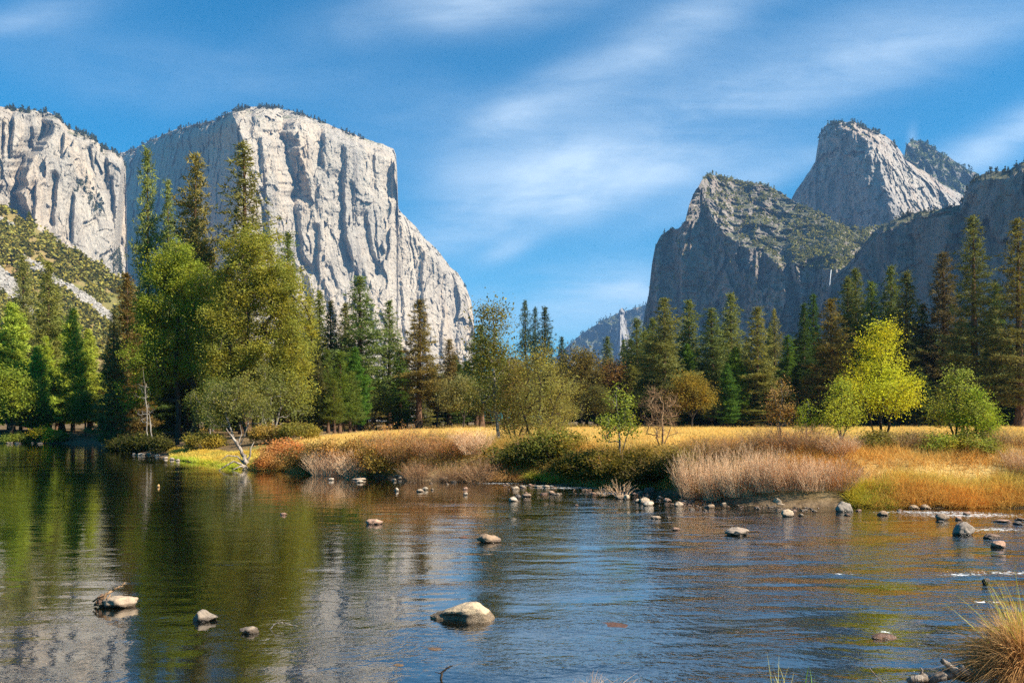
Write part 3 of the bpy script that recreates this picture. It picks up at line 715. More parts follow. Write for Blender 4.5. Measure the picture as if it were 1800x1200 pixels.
# ------------------------------------------------------------------ trees
def conifer(seed, H=24., R=3.2, clear=.12, nb=150, prof=.85, droop=.35, clump=.34, per=9, spacing=.42, lat=.34, wid=.30, up=.3, gap=.0, mat=None, bark=None, needle=.42):
    """returns (trunk mesh, crown mesh): whorled limbs carrying sprays of needles"""
    rng = np.random.default_rng(seed)
    hs_ = clear + (1 - clear) * (np.arange(nb) + rng.random(nb)) / nb
    hs_ = hs_ ** .92
    tt = (hs_ - clear) / (1 - clear)
    az = np.arange(nb) * 2.4 + rng.normal(size=nb) * .5
    L = R * ((1 - tt).clip(0) ** prof * np.minimum(1, .5 + tt * 4.5) + .03) * (.5 + .65 * rng.random(nb))
    lob = 1 + .25 * np.sin(az * 1 + rng.random() * 6) * np.sin(tt * 9 + rng.random() * 6)
    L *= lob
    if gap: L *= np.where(rng.random(nb) < gap, .35, 1)
    el = -droop + (droop + .75) * tt ** 1.3 + rng.normal(size=nb) * .1
    lean = rng.normal(size=2) * .008
    per = int(per * 1.25)
    cent = []; segs0 = []; segs1 = []; sr0 = []; sr1 = []
    for k in range(nb):
        b = np.array([lean[0] * hs_[k] * H, lean[1] * hs_[k] * H, hs_[k] * H]); dh = np.array([math.cos(az[k]), math.sin(az[k]), 0]); sd_ = np.array([-dh[1], dh[0], 0])
        ce, se = math.cos(el[k]), math.sin(el[k])
        def pt(s): return b + (dh * ce + np.array([0, 0, se])) * L[k] * s + np.array([0, 0, .22 * L[k] * s * s * (1 if tt[k] < .7 else .3)])
        q0 = b
        for s in (.35, .7, 1.):
            q1 = pt(s); segs0.append(q0); segs1.append(q1); r = .012 * L[k] + .012; sr0.append(r * (1.3 - s)); sr1.append(r * (1.05 - s)); q0 = q1
        n = max(2, int(L[k] / spacing))
        for s in np.linspace(.22 if tt[k] > .5 else .32, 1, n):
            w_ = lat * L[k] * math.sin(min(1, (1.08 - s) * 1.5) * 1.57) * .9 + .1
            c = pt(s); m_ = max(1, int(w_ * 2 / spacing + .5))
            for o in np.linspace(-1, 1, m_) if m_ > 1 else (0,):
                cent.append(c + sd_ * o * w_ - dh * abs(o) * w_ * .3 + rng.normal(size=3) * .09 + np.array([0, 0, -.12 * abs(o) * w_]))
    for s in np.linspace(.93, 1.0, 6): cent.append(np.array([lean[0] * H, lean[1] * H, s * H + .1]) + rng.normal(size=3) * .05)
    cent = np.array(cent); n = len(cent)
    c = np.repeat(cent, per, 0); dirs = rng.normal(size=(n * per, 3)); dirs /= np.linalg.norm(dirs, axis=1)[:, None]
    radial = c * np.array([1, 1, 0]); radial /= np.linalg.norm(radial, axis=1)[:, None] + .2
    dirs = dirs + radial * .55 + np.array([0, 0, up]); dirs /= np.linalg.norm(dirs, axis=1)[:, None]
    ln = needle * (.6 + .7 * rng.random(n * per))
    side = np.cross(dirs, rng.normal(size=dirs.shape)); side /= np.linalg.norm(side, axis=1)[:, None] + 1e-9
    st = c + rng.normal(size=c.shape) * clump * .33
    V = np.stack([st - side * (wid * ln * .5)[:, None], st + side * (wid * ln * .5)[:, None], st + dirs * ln[:, None]], 1).reshape(-1, 3)
    tint = np.repeat(rng.random(n), per) * .6 + rng.random(n * per) * .4
    crown = make_mesh('crown', V, np.arange(len(V)).reshape(-1, 3), mat or M_needle, tint)
    tr = .011 * H + .06
    zz = np.linspace(0, .985, 12); path = np.stack([lean[0] * zz * H, lean[1] * zz * H, zz * H - .3 * (zz == 0)], 1)
    Vt, Ft = tubes(path[:-1], path[1:], tr * (1 - zz[:-1]) ** .8 * (1 + .4 * (zz[:-1] == 0)) + .015, tr * (1 - zz[1:]) ** .8 + .015, 8)
    Vb, Fb = tubes(segs0, segs1, sr0, sr1, 3)
    V2, F2 = join([(Vt, Ft), (Vb, Fb)])
    # some dead stubs below the crown
    ns_ = 14; z0 = rng.random(ns_) * clear * H * .9 + .8; a_ = rng.random(ns_) * 6.3; l_ = .4 + rng.random(ns_) * 1.2
    p0 = np.stack([z0 * 0, z0 * 0, z0], 1); p1 = p0 + np.stack([np.cos(a_) * l_, np.sin(a_) * l_, -.1 * l_], 1)
    V2, F2 = join([(V2, F2), tubes(p0, p1, .03, .01, 3)])
    return make_mesh('trunk', V2, F2, bark or M_bark, smooth=True), crown

def broadleaf(seed, blobs, stems, nclus=120, nleaf=150, leaf=.2, spread=.5, r0=.018, mat=None, bark=None, flat=.8, noise_gap=1.0, twigs=0, aspect=.6):
    """limbs grown towards leaf clusters. blobs: (x,y,z,rx,ry,rz,weight); stems: lists of points"""
    rng = np.random.default_rng(seed)
    nodes = []; par = []
    for s in stems:
        last = -1
        s = np.array(s, float)
        for i in range(len(s) - 1):
            for u in np.linspace(0, 1, 5)[(0 if i == 0 else 1):]:
                nodes.append(s[i] * (1 - u) + s[i + 1] * u + (rng.normal(size=3) * .02 * np.linalg.norm(s[i + 1] - s[i]) if 0 < u < 1 else 0)); par.append(last); last = len(nodes) - 1
    w_ = np.array([b[6] for b in blobs], float); w_ /= w_.sum(); att = []
    while len(att) < nclus:
        b = blobs[rng.choice(len(blobs), p=w_)]
        v = rng.normal(size=3); v /= np.linalg.norm(v); v *= rng.random() ** .42
        a = np.array(b[:3]) + v * np.array(b[3:6])
        if a[2] < .15: continue
        att.append(a)
    att = np.array(att); base = np.array(stems[0][0])
    att = att[np.argsort(np.linalg.norm((att - base) * np.array([1, 1, .7]), axis=1))]
    ends = []
    for a in att:
        N = np.array(nodes); dd = np.linalg.norm(N - a, axis=1) + 1.2 * np.clip(N[:, 2] - a[2] + .15 * np.linalg.norm((N - a)[:, :2], axis=1), 0, 99)
        k = int(np.argmin(dd)); n0 = N[k]; L = np.linalg.norm(a - n0); last = k
        for u in (.33, .66, 1.):
            q = n0 * (1 - u) + a * u + (rng.normal(size=3) * .07 * L if u < 1 else 0) + np.array([0, 0, -.05 * L * math.sin(u * 3.14)])
            nodes.append(q); par.append(last); last = len(nodes) - 1
        ends.append(last)
    N = np.array(nodes); par = np.array(par); cnt = np.zeros(len(N)); cnt[ends] = 1
    for k in range(len(N) - 1, -1, -1):
        if par[k] >= 0: cnt[par[k]] += cnt[k]
    rr = r0 * np.maximum(cnt, .7) ** .5
    ch = np.where(par >= 0)[0]
    parts = [tubes(N[par[ch]], N[ch], np.minimum(rr[par[ch]], rr[ch] * 1.35), rr[ch], 5)]
    e = N[ends]
    if twigs:
        tb = np.repeat(e, twigs, 0); dv = rng.normal(size=tb.shape) + np.array([0, 0, .5]); dv /= np.linalg.norm(dv, axis=1)[:, None]
        te = tb + dv * spread * (.6 + .9 * rng.random(len(tb)))[:, None]
        parts.append(tubes(tb, te, r0 * .5, r0 * .2, 3))
        tb2 = np.repeat(te * .5 + tb * .5, 2, 0); dv = np.repeat(dv, 2, 0) + rng.normal(size=tb2.shape) * .6
        parts.append(tubes(tb2, tb2 + dv * spread * .45, r0 * .3, r0 * .12, 3))
    V, Fc = join(parts); trunk = make_mesh('trunk', V, Fc, bark or M_barkd, smooth=True)
    crown = None
    if nleaf:
        k = np.repeat(np.arange(len(e)), nleaf)
        size = .6 + .8 * rng.random(len(e))
        c = e[k] + rng.normal(size=(len(k), 3)) * spread * size[k][:, None] * np.array([1, 1, flat])
        c = c[c[:, 2] > .05]; 
        V, Fc = leaves(c, leaf, rng, aspect, .25)
        ct = rng.random(len(e)); tint = (ct[k][:len(c)] * .45 + rng.random(len(c)) * .55)
        crown = make_mesh('crown', V, Fc, mat or M_leaf, tint)
    return trunk, crown

def place(kind, meshes, loc, scale=(1, 1, 1), rz=0.0, color=(.1, .1, .03), label='', cat='tree', group=None, names=('trunk', 'crown')):
    r = root(kind, loc); r.scale = scale; r.rotation_euler.z = rz
    tag(r, label, cat, group)
    for nm, me in zip(names, meshes):
        if me is None: continue
        o = link(nm, me, r)
        if nm in ('crown', 'foliage', 'leaf_cover', 'blades'): o.color = (*color, 1)
    return r
def gz(x, y): return float(ground([x], [y])[0])

OL = (.19, .19, .06); OLD = (.14, .165, .055); BR = (.165, .145, .05); DG = (.075, .11, .038); GR = (.085, .145, .030); LG = (.27, .36, .05); BL = (.055, .085, .045)
C = {
 'pine_wide': (conifer(11, 25, 3.9, .20, 105, .62, .25, .42, 12, .46, .36, .26), 25),
 'pine_narrow': (conifer(12, 25, 2.7, .22, 120, .58, .3, .36, 11, .42, .36, .26), 25),
 'pine_tall': (conifer(13, 30, 4.1, .10, 140, .66, .3, .42, 11, .5, .36, .26), 30),
 'pine_sparse': (conifer(14, 25, 3.2, .30, 85, .5, .2, .5, 13, .5, .3, .24, gap=.25), 25),
 'fir': (conifer(15, 25, 3.4, .06, 150, .72, .4, .3, 10, .42, .4, .26, up=.0, mat=M_green), 25),
 'fir_narrow': (conifer(16, 25, 2.5, .05, 160, .7, .45, .3, 10, .38, .4, .26, up=.0, mat=M_green), 25),
 'cedar': (conifer(17, 20, 3.6, .08, 190, .62, .1, .4, 13, .42, .42, .3, up=.5, mat=M_green), 20),
 'young_pine': (conifer(18, 10, 1.9, .16, 80, .7, -.1, .3, 12, .3, .34, .16, up=.7, mat=M_green, needle=.36), 10),
 'pine_wide2': (conifer(19, 25, 3.7, .16, 115, .68, .3, .42, 12, .46, .36, .26), 25),
}
WREF = {'pine_wide': 3.9, 'pine_narrow': 2.7, 'pine_tall': 4.1, 'pine_sparse': 3.2, 'fir': 3.4, 'fir_narrow': 2.5, 'cedar': 3.6, 'young_pine': 1.9, 'pine_wide2': 3.7}
rt = random.Random(5)
used = set()
def tree(var, px, top, Y_, halfw, color, label, group=None, kind=None):
    """halfw: half width of the crown in photo pixels"""
    (tm, cm_), H0 = C[var]
    x = (px - CX) / F * Y_; z = gz(x, Y_); H = CZ + (HY - top) / F * Y_ - z
    sh = H / H0; sw = (halfw / F * Y_) / WREF[var] * (1.75 if var != 'cedar' else 1.3)
    k = kind or ('fir_tree' if 'fir' in var else 'cedar_tree' if var == 'cedar' else 'pine_tree')
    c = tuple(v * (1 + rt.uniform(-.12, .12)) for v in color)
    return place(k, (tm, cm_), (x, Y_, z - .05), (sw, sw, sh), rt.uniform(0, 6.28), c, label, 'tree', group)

trees = [
 # far bank, left edge
 ('pine_narrow', 42, 452, 150, 22, OL, 'thin pine rising highest at the left edge before the talus slope'),
 ('pine_wide2', 84, 462, 118, 34, OL, 'tall olive pine with a bare-looking trunk at the left, second from the edge'),
 ('cedar', 22, 535, 108, 44, LG, 'bright green cedar cut by the left edge of the photo'),
 ('cedar', 128, 545, 110, 30, LG, 'bright green cedar right of the tall olive pine on the left bank'),
 ('cedar', 66, 610, 106, 30, LG, 'mid green cedar standing low on the left bank before the olive pine'),
 ('cedar', 156, 580, 112, 26, LG, 'slim light green cedar beside the dark conifers at the river bend'),
 ('cedar', -20, 560, 112, 40, GR, 'green cedar half outside the left edge of the photo'),
 ('cedar', 100, 560, 125, 26, LG, 'green cedar seen between the two bright green ones on the left bank'),
 # the point
 ('pine_sparse', 262, 266, 98, 26, OL, 'tall narrow pine with sparse branches, leftmost of the four high pines'),
 ('pine_narrow', 296, 320, 104, 18, OL, 'slender shorter pine between the two tall pines on the left'),
 ('pine_wide', 341, 274, 96, 46, OL, 'tall full pine behind the big green broadleaf tree'),
 ('pine_tall', 432, 255, 92, 62, OL, 'tallest broad pine standing in front of the shaded cliff wing'),
 ('pine_narrow', 505, 410, 100, 24, OLD, 'pine peeking out right of the yellow-green broadleaf tree'),
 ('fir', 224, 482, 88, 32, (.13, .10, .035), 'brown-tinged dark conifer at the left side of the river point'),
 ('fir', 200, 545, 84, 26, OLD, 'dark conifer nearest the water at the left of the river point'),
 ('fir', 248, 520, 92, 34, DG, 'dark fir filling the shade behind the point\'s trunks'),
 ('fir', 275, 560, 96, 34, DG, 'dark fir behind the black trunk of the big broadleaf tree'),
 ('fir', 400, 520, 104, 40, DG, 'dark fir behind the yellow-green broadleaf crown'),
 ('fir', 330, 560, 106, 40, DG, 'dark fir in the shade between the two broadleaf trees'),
 # middle
 ('pine_narrow', 545, 522, 120, 22, OL, 'olive pine just right of the yellow-green broadleaf tree'),
 ('fir_narrow', 562, 512, 126, 22, OLD, 'dark fir between two olive pines below the pale cliff'),
 ('pine_narrow', 582, 530, 122, 18, BR, 'brownish slim pine below the pale cliff, left of the broad dark pine'),
 ('pine_wide2', 632, 488, 120, 44, OLD, 'broad dark pine in front of the foot of the pale cliff'),
 ('pine_narrow', 606, 535, 130, 20, OL, 'pine hidden half behind the broad dark pine at the cliff foot'),
 ('pine_wide2', 685, 530, 128, 26, OLD, 'medium pine right of the broad dark pine at the cliff foot'),
 ('pine_narrow', 736, 528, 112, 27, BR, 'lone brownish pine with a tall clear trunk in front of the pale cliff'),
 ('fir_narrow', 703, 615, 118, 20, GR, 'short green fir just left of the lone brownish pine'),
 ('cedar', 624, 612, 108, 26, GR, 'bright green young cedar before the broad dark pine'),
 ('pine_narrow', 790, 597, 130, 20, BR, 'small brown-topped pine at the right foot of the pale cliff'),
 ('fir_narrow', 808, 640, 126, 14, DG, 'narrow dark fir right of the brown-topped pine'),
 ('pine_wide', 847, 572, 112, 34, OLD, 'wide dark conifer covering the right foot of the pale cliff'),
 ('pine_sparse', 925, 530, 190, 16, BL, 'leftmost of three bluish pines in the gap of sky'),
 ('pine_sparse', 941, 542, 200, 12, BL, 'middle of three bluish pines in the gap of sky'),
 ('pine_narrow', 958, 541, 190, 17, BL, 'rightmost of three bluish pines in the gap of sky'),
 ('pine_wide2', 987, 593, 190, 16, BL, 'low bluish pine right of the group of three'),
 ('fir', 1067, 592, 170, 20, OLD, 'small dark conifer below the distant blue ridge'),
 ('fir', 1096, 598, 165, 18, OLD, 'small dark conifer in front of the pale rock spire'),
 ('pine_sparse', 1120, 562, 140, 24, OLD, 'dark open-branched pine at the left end of the right-hand treeline'),
 ('pine_wide', 1168, 526, 126, 34, OL, 'golden-olive broad pine, first tall one of the right-hand treeline'),
 ('pine_narrow', 1148, 560, 136, 20, OL, 'slim pine leaning on the left flank of the golden-olive pine'),
 ('pine_wide2', 1211, 530, 140, 32, OL, 'tall pine behind the golden oak at the meadow edge'),
 ('cedar', 1208, 606, 134, 22, GR, 'low dark green conifer between two tall olive pines'),
 ('pine_narrow', 1252, 543, 130, 26, OLD, 'dark pine with brown top left of the tall meadow-edge pine'),
 ('pine_wide2', 1285, 518, 136, 32, OL, 'tall pointed pine at the middle of the right-hand treeline'),
 ('cedar', 1292, 612, 124, 26, GR, 'bright green cedar low in front of the tall pointed pine'),
 ('cedar', 1278, 640, 122, 20, GR, 'small green cedar at the foot of the tall pointed pine, left one'),
 ('pine_narrow', 1330, 541, 124, 24, OL, 'light olive pine standing apart with a bare lower trunk'),
 ('pine_sparse', 1363, 545, 150, 14, OL, 'very slim pine between the lone olive pine and the dark firs'),
 ('fir', 1384, 590, 130, 26, GR, 'short green fir at the left of the dark fir block'),
 ('fir', 1413, 535, 132, 24, (.06, .10, .03), 'blue-green fir, left of the two pointed ones'),
 ('fir', 1430, 518, 134, 22, (.06, .10, .03), 'blue-green fir with the highest tip of its pair'),
 ('pine_wide2', 1461, 527, 124, 34, BR, 'brownish broad pine right of the pair of blue-green firs'),
 ('pine_narrow', 1489, 490, 134, 24, OLD, 'dark pine left of the three pointed tips near the waterfall'),
 ('pine_narrow', 1505, 474, 138, 24, OLD, 'dark pine with the middle highest tip behind the yellow-leaved tree'),
 ('pine_wide2', 1531, 497, 132, 28, OLD, 'dark pine above the yellow-leaved tree, right of the highest tip'),
 ('pine_wide2', 1567, 470, 134, 30, OLD, 'tall dark pine directly behind the top of the yellow-leaved tree'),
 ('pine_narrow', 1592, 480, 130, 26, OLD, 'tall dark pine right behind the yellow-leaved tree, right of its twin'),
 ('fir', 1621, 536, 130, 26, DG, 'dark green fir lower than its neighbours at the right'),
 ('pine_narrow', 1660, 446, 128, 30, (.11, .10, .05), 'grey-brown pine left of the tallest right-hand pine'),
 ('pine_tall', 1714, 383, 116, 44, OLD, 'tallest pine of the right side with layered drooping branches'),
 ('fir', 1752, 500, 130, 28, DG, 'dark fir between the two giant pines at the right'),
 ('pine_tall', 1793, 388, 112, 46, OLD, 'giant dark pine with a reddish trunk at the right edge'),
 ('fir', 1690, 560, 128, 30, DG, 'dark fir at the foot of the tallest right-hand pine'),
]
for e in trees: tree(*e)
yp = [(528, 660, 98, 15), (543, 645, 100, 15), (560, 632, 97, 17), (577, 618, 100, 18), (597, 622, 95, 22), (615, 655, 96, 18), (551, 672, 93, 13), (588, 668, 92, 16)]
yl = ['leftmost of the young pines clustered at the meadow edge', 'second young pine from the left in the meadow cluster', 'middle young pine with a straight bare stem in the meadow cluster',
      'tallest young pine of the meadow cluster', 'widest bright young pine of the meadow cluster', 'rightmost young pine of the meadow cluster', 'short young pine at the front of the meadow cluster, left one',
      'short young pine at the front of the meadow cluster, right one']
for (a, b, c_, hw), lb in zip(yp, yl):
    tree('young_pine', a, b, c_, hw, (.11, .15, .03) if a > 560 else (.10, .11, .035), lb, 'young pines clustered at the meadow edge')
# unnamed ranks of the forest, farther back
fill = []
for px in range(1105, 1860, 13): fill.append((px + rt.uniform(-5, 5), rt.uniform(575, 650), rt.uniform(134, 165)))
for px in range(1110, 1860, 17): fill.append((px + rt.uniform(-5, 5), rt.uniform(640, 700), rt.uniform(124, 134)))
for px in range(190, 300, 14): fill.append((px + rt.uniform(-6, 6), rt.uniform(600, 660), rt.uniform(128, 145)))
for px in range(520, 850, 20): fill.append((px + rt.uniform(-6, 6), rt.uniform(625, 680), rt.uniform(132, 160)))
for px in range(262, 540, 14): fill.append((px + rt.uniform(-6, 6), rt.uniform(560, 660), rt.uniform(98, 128)))
for px in range(-60, 190, 24): fill.append((px + rt.uniform(-6, 6), rt.uniform(590, 670), rt.uniform(112, 135)))
for px in range(860, 1110, 22): fill.append((px + rt.uniform(-6, 6), rt.uniform(640, 675), rt.uniform(140, 175)))
for k, (a, b, c_) in enumerate(fill):
    left = a < 190
    tree(rt.choice(['fir', 'fir_narrow', 'pine_narrow', 'pine_wide2', 'cedar'] if not left else ['cedar', 'cedar', 'pine_narrow']), a, b, c_, rt.uniform(17, 28), rt.choice([LG, LG, OL]) if left else rt.choice([DG, OLD, DG, OL]),
         'green conifer in the rank behind the left bank\'s front trees' if left else 'dark conifer packed in the rank behind the treeline\'s front trees',
         'conifers behind the left bank' if left else 'conifers packed in the forest behind')

# broadleaf trees ---------------------------------------------------
def bl_tree(kind, px, Y_, meshes, color, label, cat='tree', names=('trunk', 'crown'), dz=0, rz=0, sc_=1.0, group=None):
    x = (px - CX) / F * Y_
    return place(kind, meshes, (x, Y_, gz(x, Y_) - .05 + dz), (sc_,) * 3, rz, color, label, cat, group, names)
# scale at Y=78: 1 px = .052 m
big = broadleaf(31, [(.1, 0, 16.6, 2.8, 2.6, 2.6, 2.2), (-1.2, 0, 14.2, 3.2, 2.6, 2.6, 2.2), (2.0, 0, 14.0, 2.6, 2.6, 2.6, 1.8), (-2.8, 0, 11.0, 2.6, 2.6, 3.0, 2.0), (1.8, .5, 11.3, 3.0, 2.6, 3.0, 2.2), (-2.4, -1, 7.8, 3.3, 2.8, 2.4, 1.6), (2.4, 0, 7.5, 2.8, 2.6, 2.4, 1.4), (-4, 0, 5.0, 2.2, 2, 1.8, .7)],
                [[(0, 0, 0), (.15, 0, 3), (-.1, 0, 7.5), (.1, 0, 12), (.3, 0, 17)], [(1.2, .2, 0), (1.9, 0, 2.5), (2.0, 0, 5), (1.0, 0, 9), (.8, 0, 13)]], 280, 240, .165, .46, .022)
bl_tree('broadleaf_tree', 311, 80, big, (.23, .28, .04), 'big bright green broadleaf tree with black forked trunks on the river point').scale = (.9, .9, 1.0)
big2 = broadleaf(32, [(-.2, 0, 17.0, 2.4, 2.4, 2.2, 1.6), (-.8, 0, 14.2, 3.2, 2.4, 2.6, 2.2), (2.2, 0, 13.0, 2.9, 2.6, 3.0, 2.4), (3.2, 0, 8.6, 2.8, 2.6, 3.6, 2.2), (-2.2, 0, 10, 2.6, 2.6, 3.4, 2), (0, -1, 6.5, 4.0, 2.6, 3.0, 2), (3.6, -.5, 4.8, 2.2, 2, 2.4, 1)],
                 [[(0, 0, 0), (.1, 0, 3.5), (-.4, 0, 8), (-.4, 0, 13), (-.5, 0, 18)], [(.5, 0, 0), (1.6, 0, 3), (3.0, 0, 6), (3.4, 0, 9)], [(-.5, .2, 0), (-1.6, 0, 4), (-2.2, 0, 9)]], 300, 240, .165, .46, .021)
bl_tree('broadleaf_tree', 445, 77, big2, (.26, .27, .055), 'big yellow-green broadleaf tree with gold-tinged leaves right of the forked one')
sm = broadleaf(33, [(0, 0, 4.2, 2.6, 2, 2.0, 2), (1.8, 0, 3.0, 1.8, 1.6, 1.6, 1), (-1.8, 0, 2.9, 1.8, 1.6, 1.6, 1)], [[(0, 0, 0), (-.4, 0, 1.2), (-.9, 0, 2.6), (-.7, 0, 4)], [(.3, 0, 0), (.9, 0, 1.4), (1.2, 0, 3)]], 70, 120, .15, .38, .013,
               bark=M_barkp, twigs=3)
bl_tree('streamside_tree', 415, 62, sm, (.19, .20, .065), 'small grey-twigged tree with sparse leaves beside the dead snag', sc_=.85)
bl_tree('streamside_tree', 372, 68, sm, (.12, .15, .04), 'low sparse green tree under the forked broadleaf tree', rz=2.1, sc_=.9)
bl_tree('streamside_tree', 480, 74, sm, (.17, .19, .06), 'low sparse olive tree under the yellow-green broadleaf crown', rz=4.1, sc_=1.05)
for (a, yy_, h_, lb) in [(264, 76, 7.5, 'slender pale dead trunk leaning left on the shaded point'), (236 + 32, 72, 4, 'short white trunk at the water on the shaded point')]:
    mm = broadleaf(40 + int(h_), [(-.6, 0, h_ * .7, .8, .6, h_ * .22, 1)], [[(0, 0, 0), (-.15 * h_ / 4, 0, h_ * .5), (-.35 * h_ / 4, 0, h_)]], 14, 0, r0=.015, bark=M_barkp, spread=.4, twigs=2)
    bl_tree('dead_tree', a, yy_, mm, OL, lb)
# mixed tree on the bank, centre
ct = broadleaf(34, [(-.1, 0, 5.6, .8, .8, 1.5, 1.6), (.1, 0, 3.9, 1.3, 1.1, 1.4, 2), (-.3, 0, 2.4, 1.2, 1, .9, 1)], [[(.25, 0, 0), (.05, 0, 2), (0, 0, 4.6), (0, 0, 7)]], 95, 100, .10, .34, .009, bark=M_barkp, twigs=4)
bl_tree('birch_tree', 868, 42, ct, (.15, .155, .045), 'slender pale-trunked tree with olive leaves on the bank below the cliff\'s right foot')
wl = broadleaf(35, [(0, 0, 3.1, 1.4, 1.2, 1.6, 2), (-1.0, 0, 2.2, 1.2, 1, 1.4, 1.4), (1.1, 0, 2.2, 1.2, 1, 1.3, 1.4), (.2, 0, 4.4, .8, .7, .9, .7), (0, -.3, 1.1, 1.7, 1, .8, 1.6)],
               [[(0, 0, 0), (.1, 0, 1.8), (0, 0, 4)], [(-.2, 0, 0), (-.7, 0, 1.5), (-1.2, 0, 3)], [(.2, 0, 0), (.7, 0, 1.5), (1.2, 0, 2.8)]], 150, 90, .08, .3, .008, twigs=5, aspect=.4)
bl_tree('willow', 945, 41, wl, (.29, .28, .09), 'large pale olive willow at the middle of the bank')
bl_tree('willow', 905, 44, wl, (.19, .16, .06), 'brownish willow just left of the large pale olive willow', rz=2.6, sc_=.9)
bl_tree('willow', 985, 45, wl, (.25, .23, .08), 'lower pale willow at the right shoulder of the large olive one', rz=4.4, sc_=.72)
# oaks by the treeline
oak = broadleaf(36, [(0, 0, 5.6, 2.4, 2.2, 2.2, 2), (-1.8, 0, 4.4, 1.9, 1.8, 1.8, 1), (1.8, 0, 4.2, 1.9, 1.8, 1.7, 1)], [[(0, 0, 0), (.1, 0, 2), (.2, 0, 4.5)], [(.1, 0, 1.5), (-1.2, 0, 4)], [(.1, 0, 1.5), (1.4, 0, 3.8)]], 110, 120, .2, .5, .02)
for (a, yy_, s_, c_, lb, rz_) in [
    (1216, 118, .98, (.24, .19, .045), 'golden oak at the meadow edge before the tall olive pines', 0),
    (1022, 135, 1.55, (.14, .12, .05), 'dark spreading oak under the gap of sky', 1),
    (1075, 138, 1.35, (.19, .12, .06), 'russet-brown oak left of the right-hand treeline', 2),
    (975, 140, 1.3, (.16, .15, .05), 'olive oak behind the large willow', 3),
    (655, 112, .85, (.10, .14, .04), 'rounded green tree at the meadow edge right of the young pines', 4),
    (768, 118, .95, (.20, .19, .09), 'pale grey-green tree right of the lone brownish pine', 5),
    (815, 108, .85, (.22, .22, .10), 'pale sage tree left of the slender pale-trunked tree', .5),
    (892, 130, 1.35, (.17, .11, .05), 'reddish-brown tree below the three bluish pines', 1.5),
    (1050, 120, .75, (.13, .13, .05), 'low dark oak at the meadow\'s far left end', 2.5),
    (1252, 122, .62, (.05, .07, .03), 'low dark oak right of the golden one', 3.2),
    (1135, 126, .9, (.07, .09, .035), 'dark round tree under the open-branched pine', 4.2)]:
    bl_tree('oak_tree', a, yy_, oak, c_, lb, rz=rz_, sc_=s_)
for (a, yy_, s_, c_, lb, rz_) in [
    (18, 101, 1.15, (.22, .28, .04), 'bright leafy tree overhanging the water at the left edge', 0),
    (60, 103, .75, (.16, .20, .04), 'low leafy tree at the waterline left of the yellow bush', 1),
    (150, 104, .7, (.15, .19, .04), 'low leafy tree at the waterline right of the yellow bush', 2)]:
    bl_tree('bank_tree', a, yy_, oak, c_, lb, rz=rz_, sc_=s_)

# yellow-leaved tree and its neighbours
yt = broadleaf(37, [(0, 0, 3.5, .95, .9, .95, 1.8), (-.9, 0, 2.4, 1.05, 1, .95, 1.6), (.7, 0, 2.3, 1.1, 1, 1.0, 1.8), (.1, 0, 4.3, .5, .5, .45, .5), (-.1, -.3, 1.9, 1.7, 1, .6, 1.0)],
               [[(0, 0, 0), (.05, 0, 1.3), (0, 0, 2.8), (.05, 0, 4.3)], [(-.15, 0, 0), (-.45, 0, 1.2), (-.9, 0, 2.4)], [(.15, 0, .3), (.5, 0, 1.4), (.9, 0, 2.4)]], 190, 95, .066, .21, .0065, twigs=4, aspect=.55)
yw = bl_tree('yellow_tree', 1548, 32, yt, (.47, .49, .05), 'bright yellow-leaved young tree in the golden meadow by the river', sc_=.98); yw.scale = (.86, .86, 1.02)
ys = broadleaf(38, [(0, 0, 1.9, .75, .7, .8, 1.5), (-.5, 0, 1.3, .6, .6, .5, 1), (.6, 0, 1.3, .6, .6, .5, 1), (0, 0, 2.6, .35, .35, .35, .4)], [[(0, 0, 0), (0, 0, 1.2), (.05, 0, 2.7)], [(0, 0, .3), (-.5, 0, 1.5)], [(0, 0, .3), (.55, 0, 1.5)]],
               80, 70, .062, .2, .0065, twigs=5)
bl_tree('leafy_sapling', 1478, 31, ys, (.36, .40, .06), 'yellow-green sapling leaning at the left of the bright yellow tree', sc_=.9, rz=.6)
bl_tree('leafy_sapling', 1682, 29.5, ys, (.27, .31, .07), 'green leafy sapling at the right of the bright yellow tree', sc_=1.0, rz=2)
bl_tree('leafy_sapling', 1715, 29, ys, (.25, .34, .04), 'low green sapling with twiggy stems nearest the right edge', sc_=.75, rz=3)
bl_tree('leafy_sapling', 1735, 31, ys, (.28, .33, .05), 'thin green sapling just right of the leafy one by the orange sedge', sc_=.6, rz=4)
sp = broadleaf(39, [(0, 0, 2.2, .6, .5, .9, 1.5), (-.45, 0, 1.7, .5, .5, .5, 1), (.5, 0, 1.8, .5, .5, .5, 1), (-.1, 0, 3.1, .18, .15, .4, .35)], [[(.1, 0, 0), (0, 0, 1.5), (-.1, 0, 3.3)], [(.05, 0, .4), (.45, 0, 1.8)]], 60, 38, .085, .17, .006, bark=M_barkp, twigs=2)
bl_tree('leafy_sapling', 1088, 34.5, sp, (.28, .33, .06), 'thin pale-stemmed sapling with scattered green leaves at mid bank', sc_=1.05, dz=-.1)
bl_tree('leafy_sapling', 1372, 33, sp, (.34, .22, .10), 'thin sapling with pinkish-brown leaves before the dark firs', sc_=.8, rz=2)
bl_tree('leafy_sapling', 1418, 31, sp, (.28, .34, .04), 'short green sapling between the brown thicket and the yellow tree', sc_=.55, rz=3)
bare = broadleaf(41, [(0, 0, 1.9, .8, .6, .8, 1.5), (0, 0, 1.1, .8, .6, .5, 1)], [[(0, 0, 0), (.05, 0, 1), (0, 0, 2.4)], [(0, 0, .1), (.4, 0, 1.2)], [(0, 0, .1), (-.4, 0, 1.3)]], 80, 0, r0=.0065, bark=M_twigd, spread=.3, twigs=7)
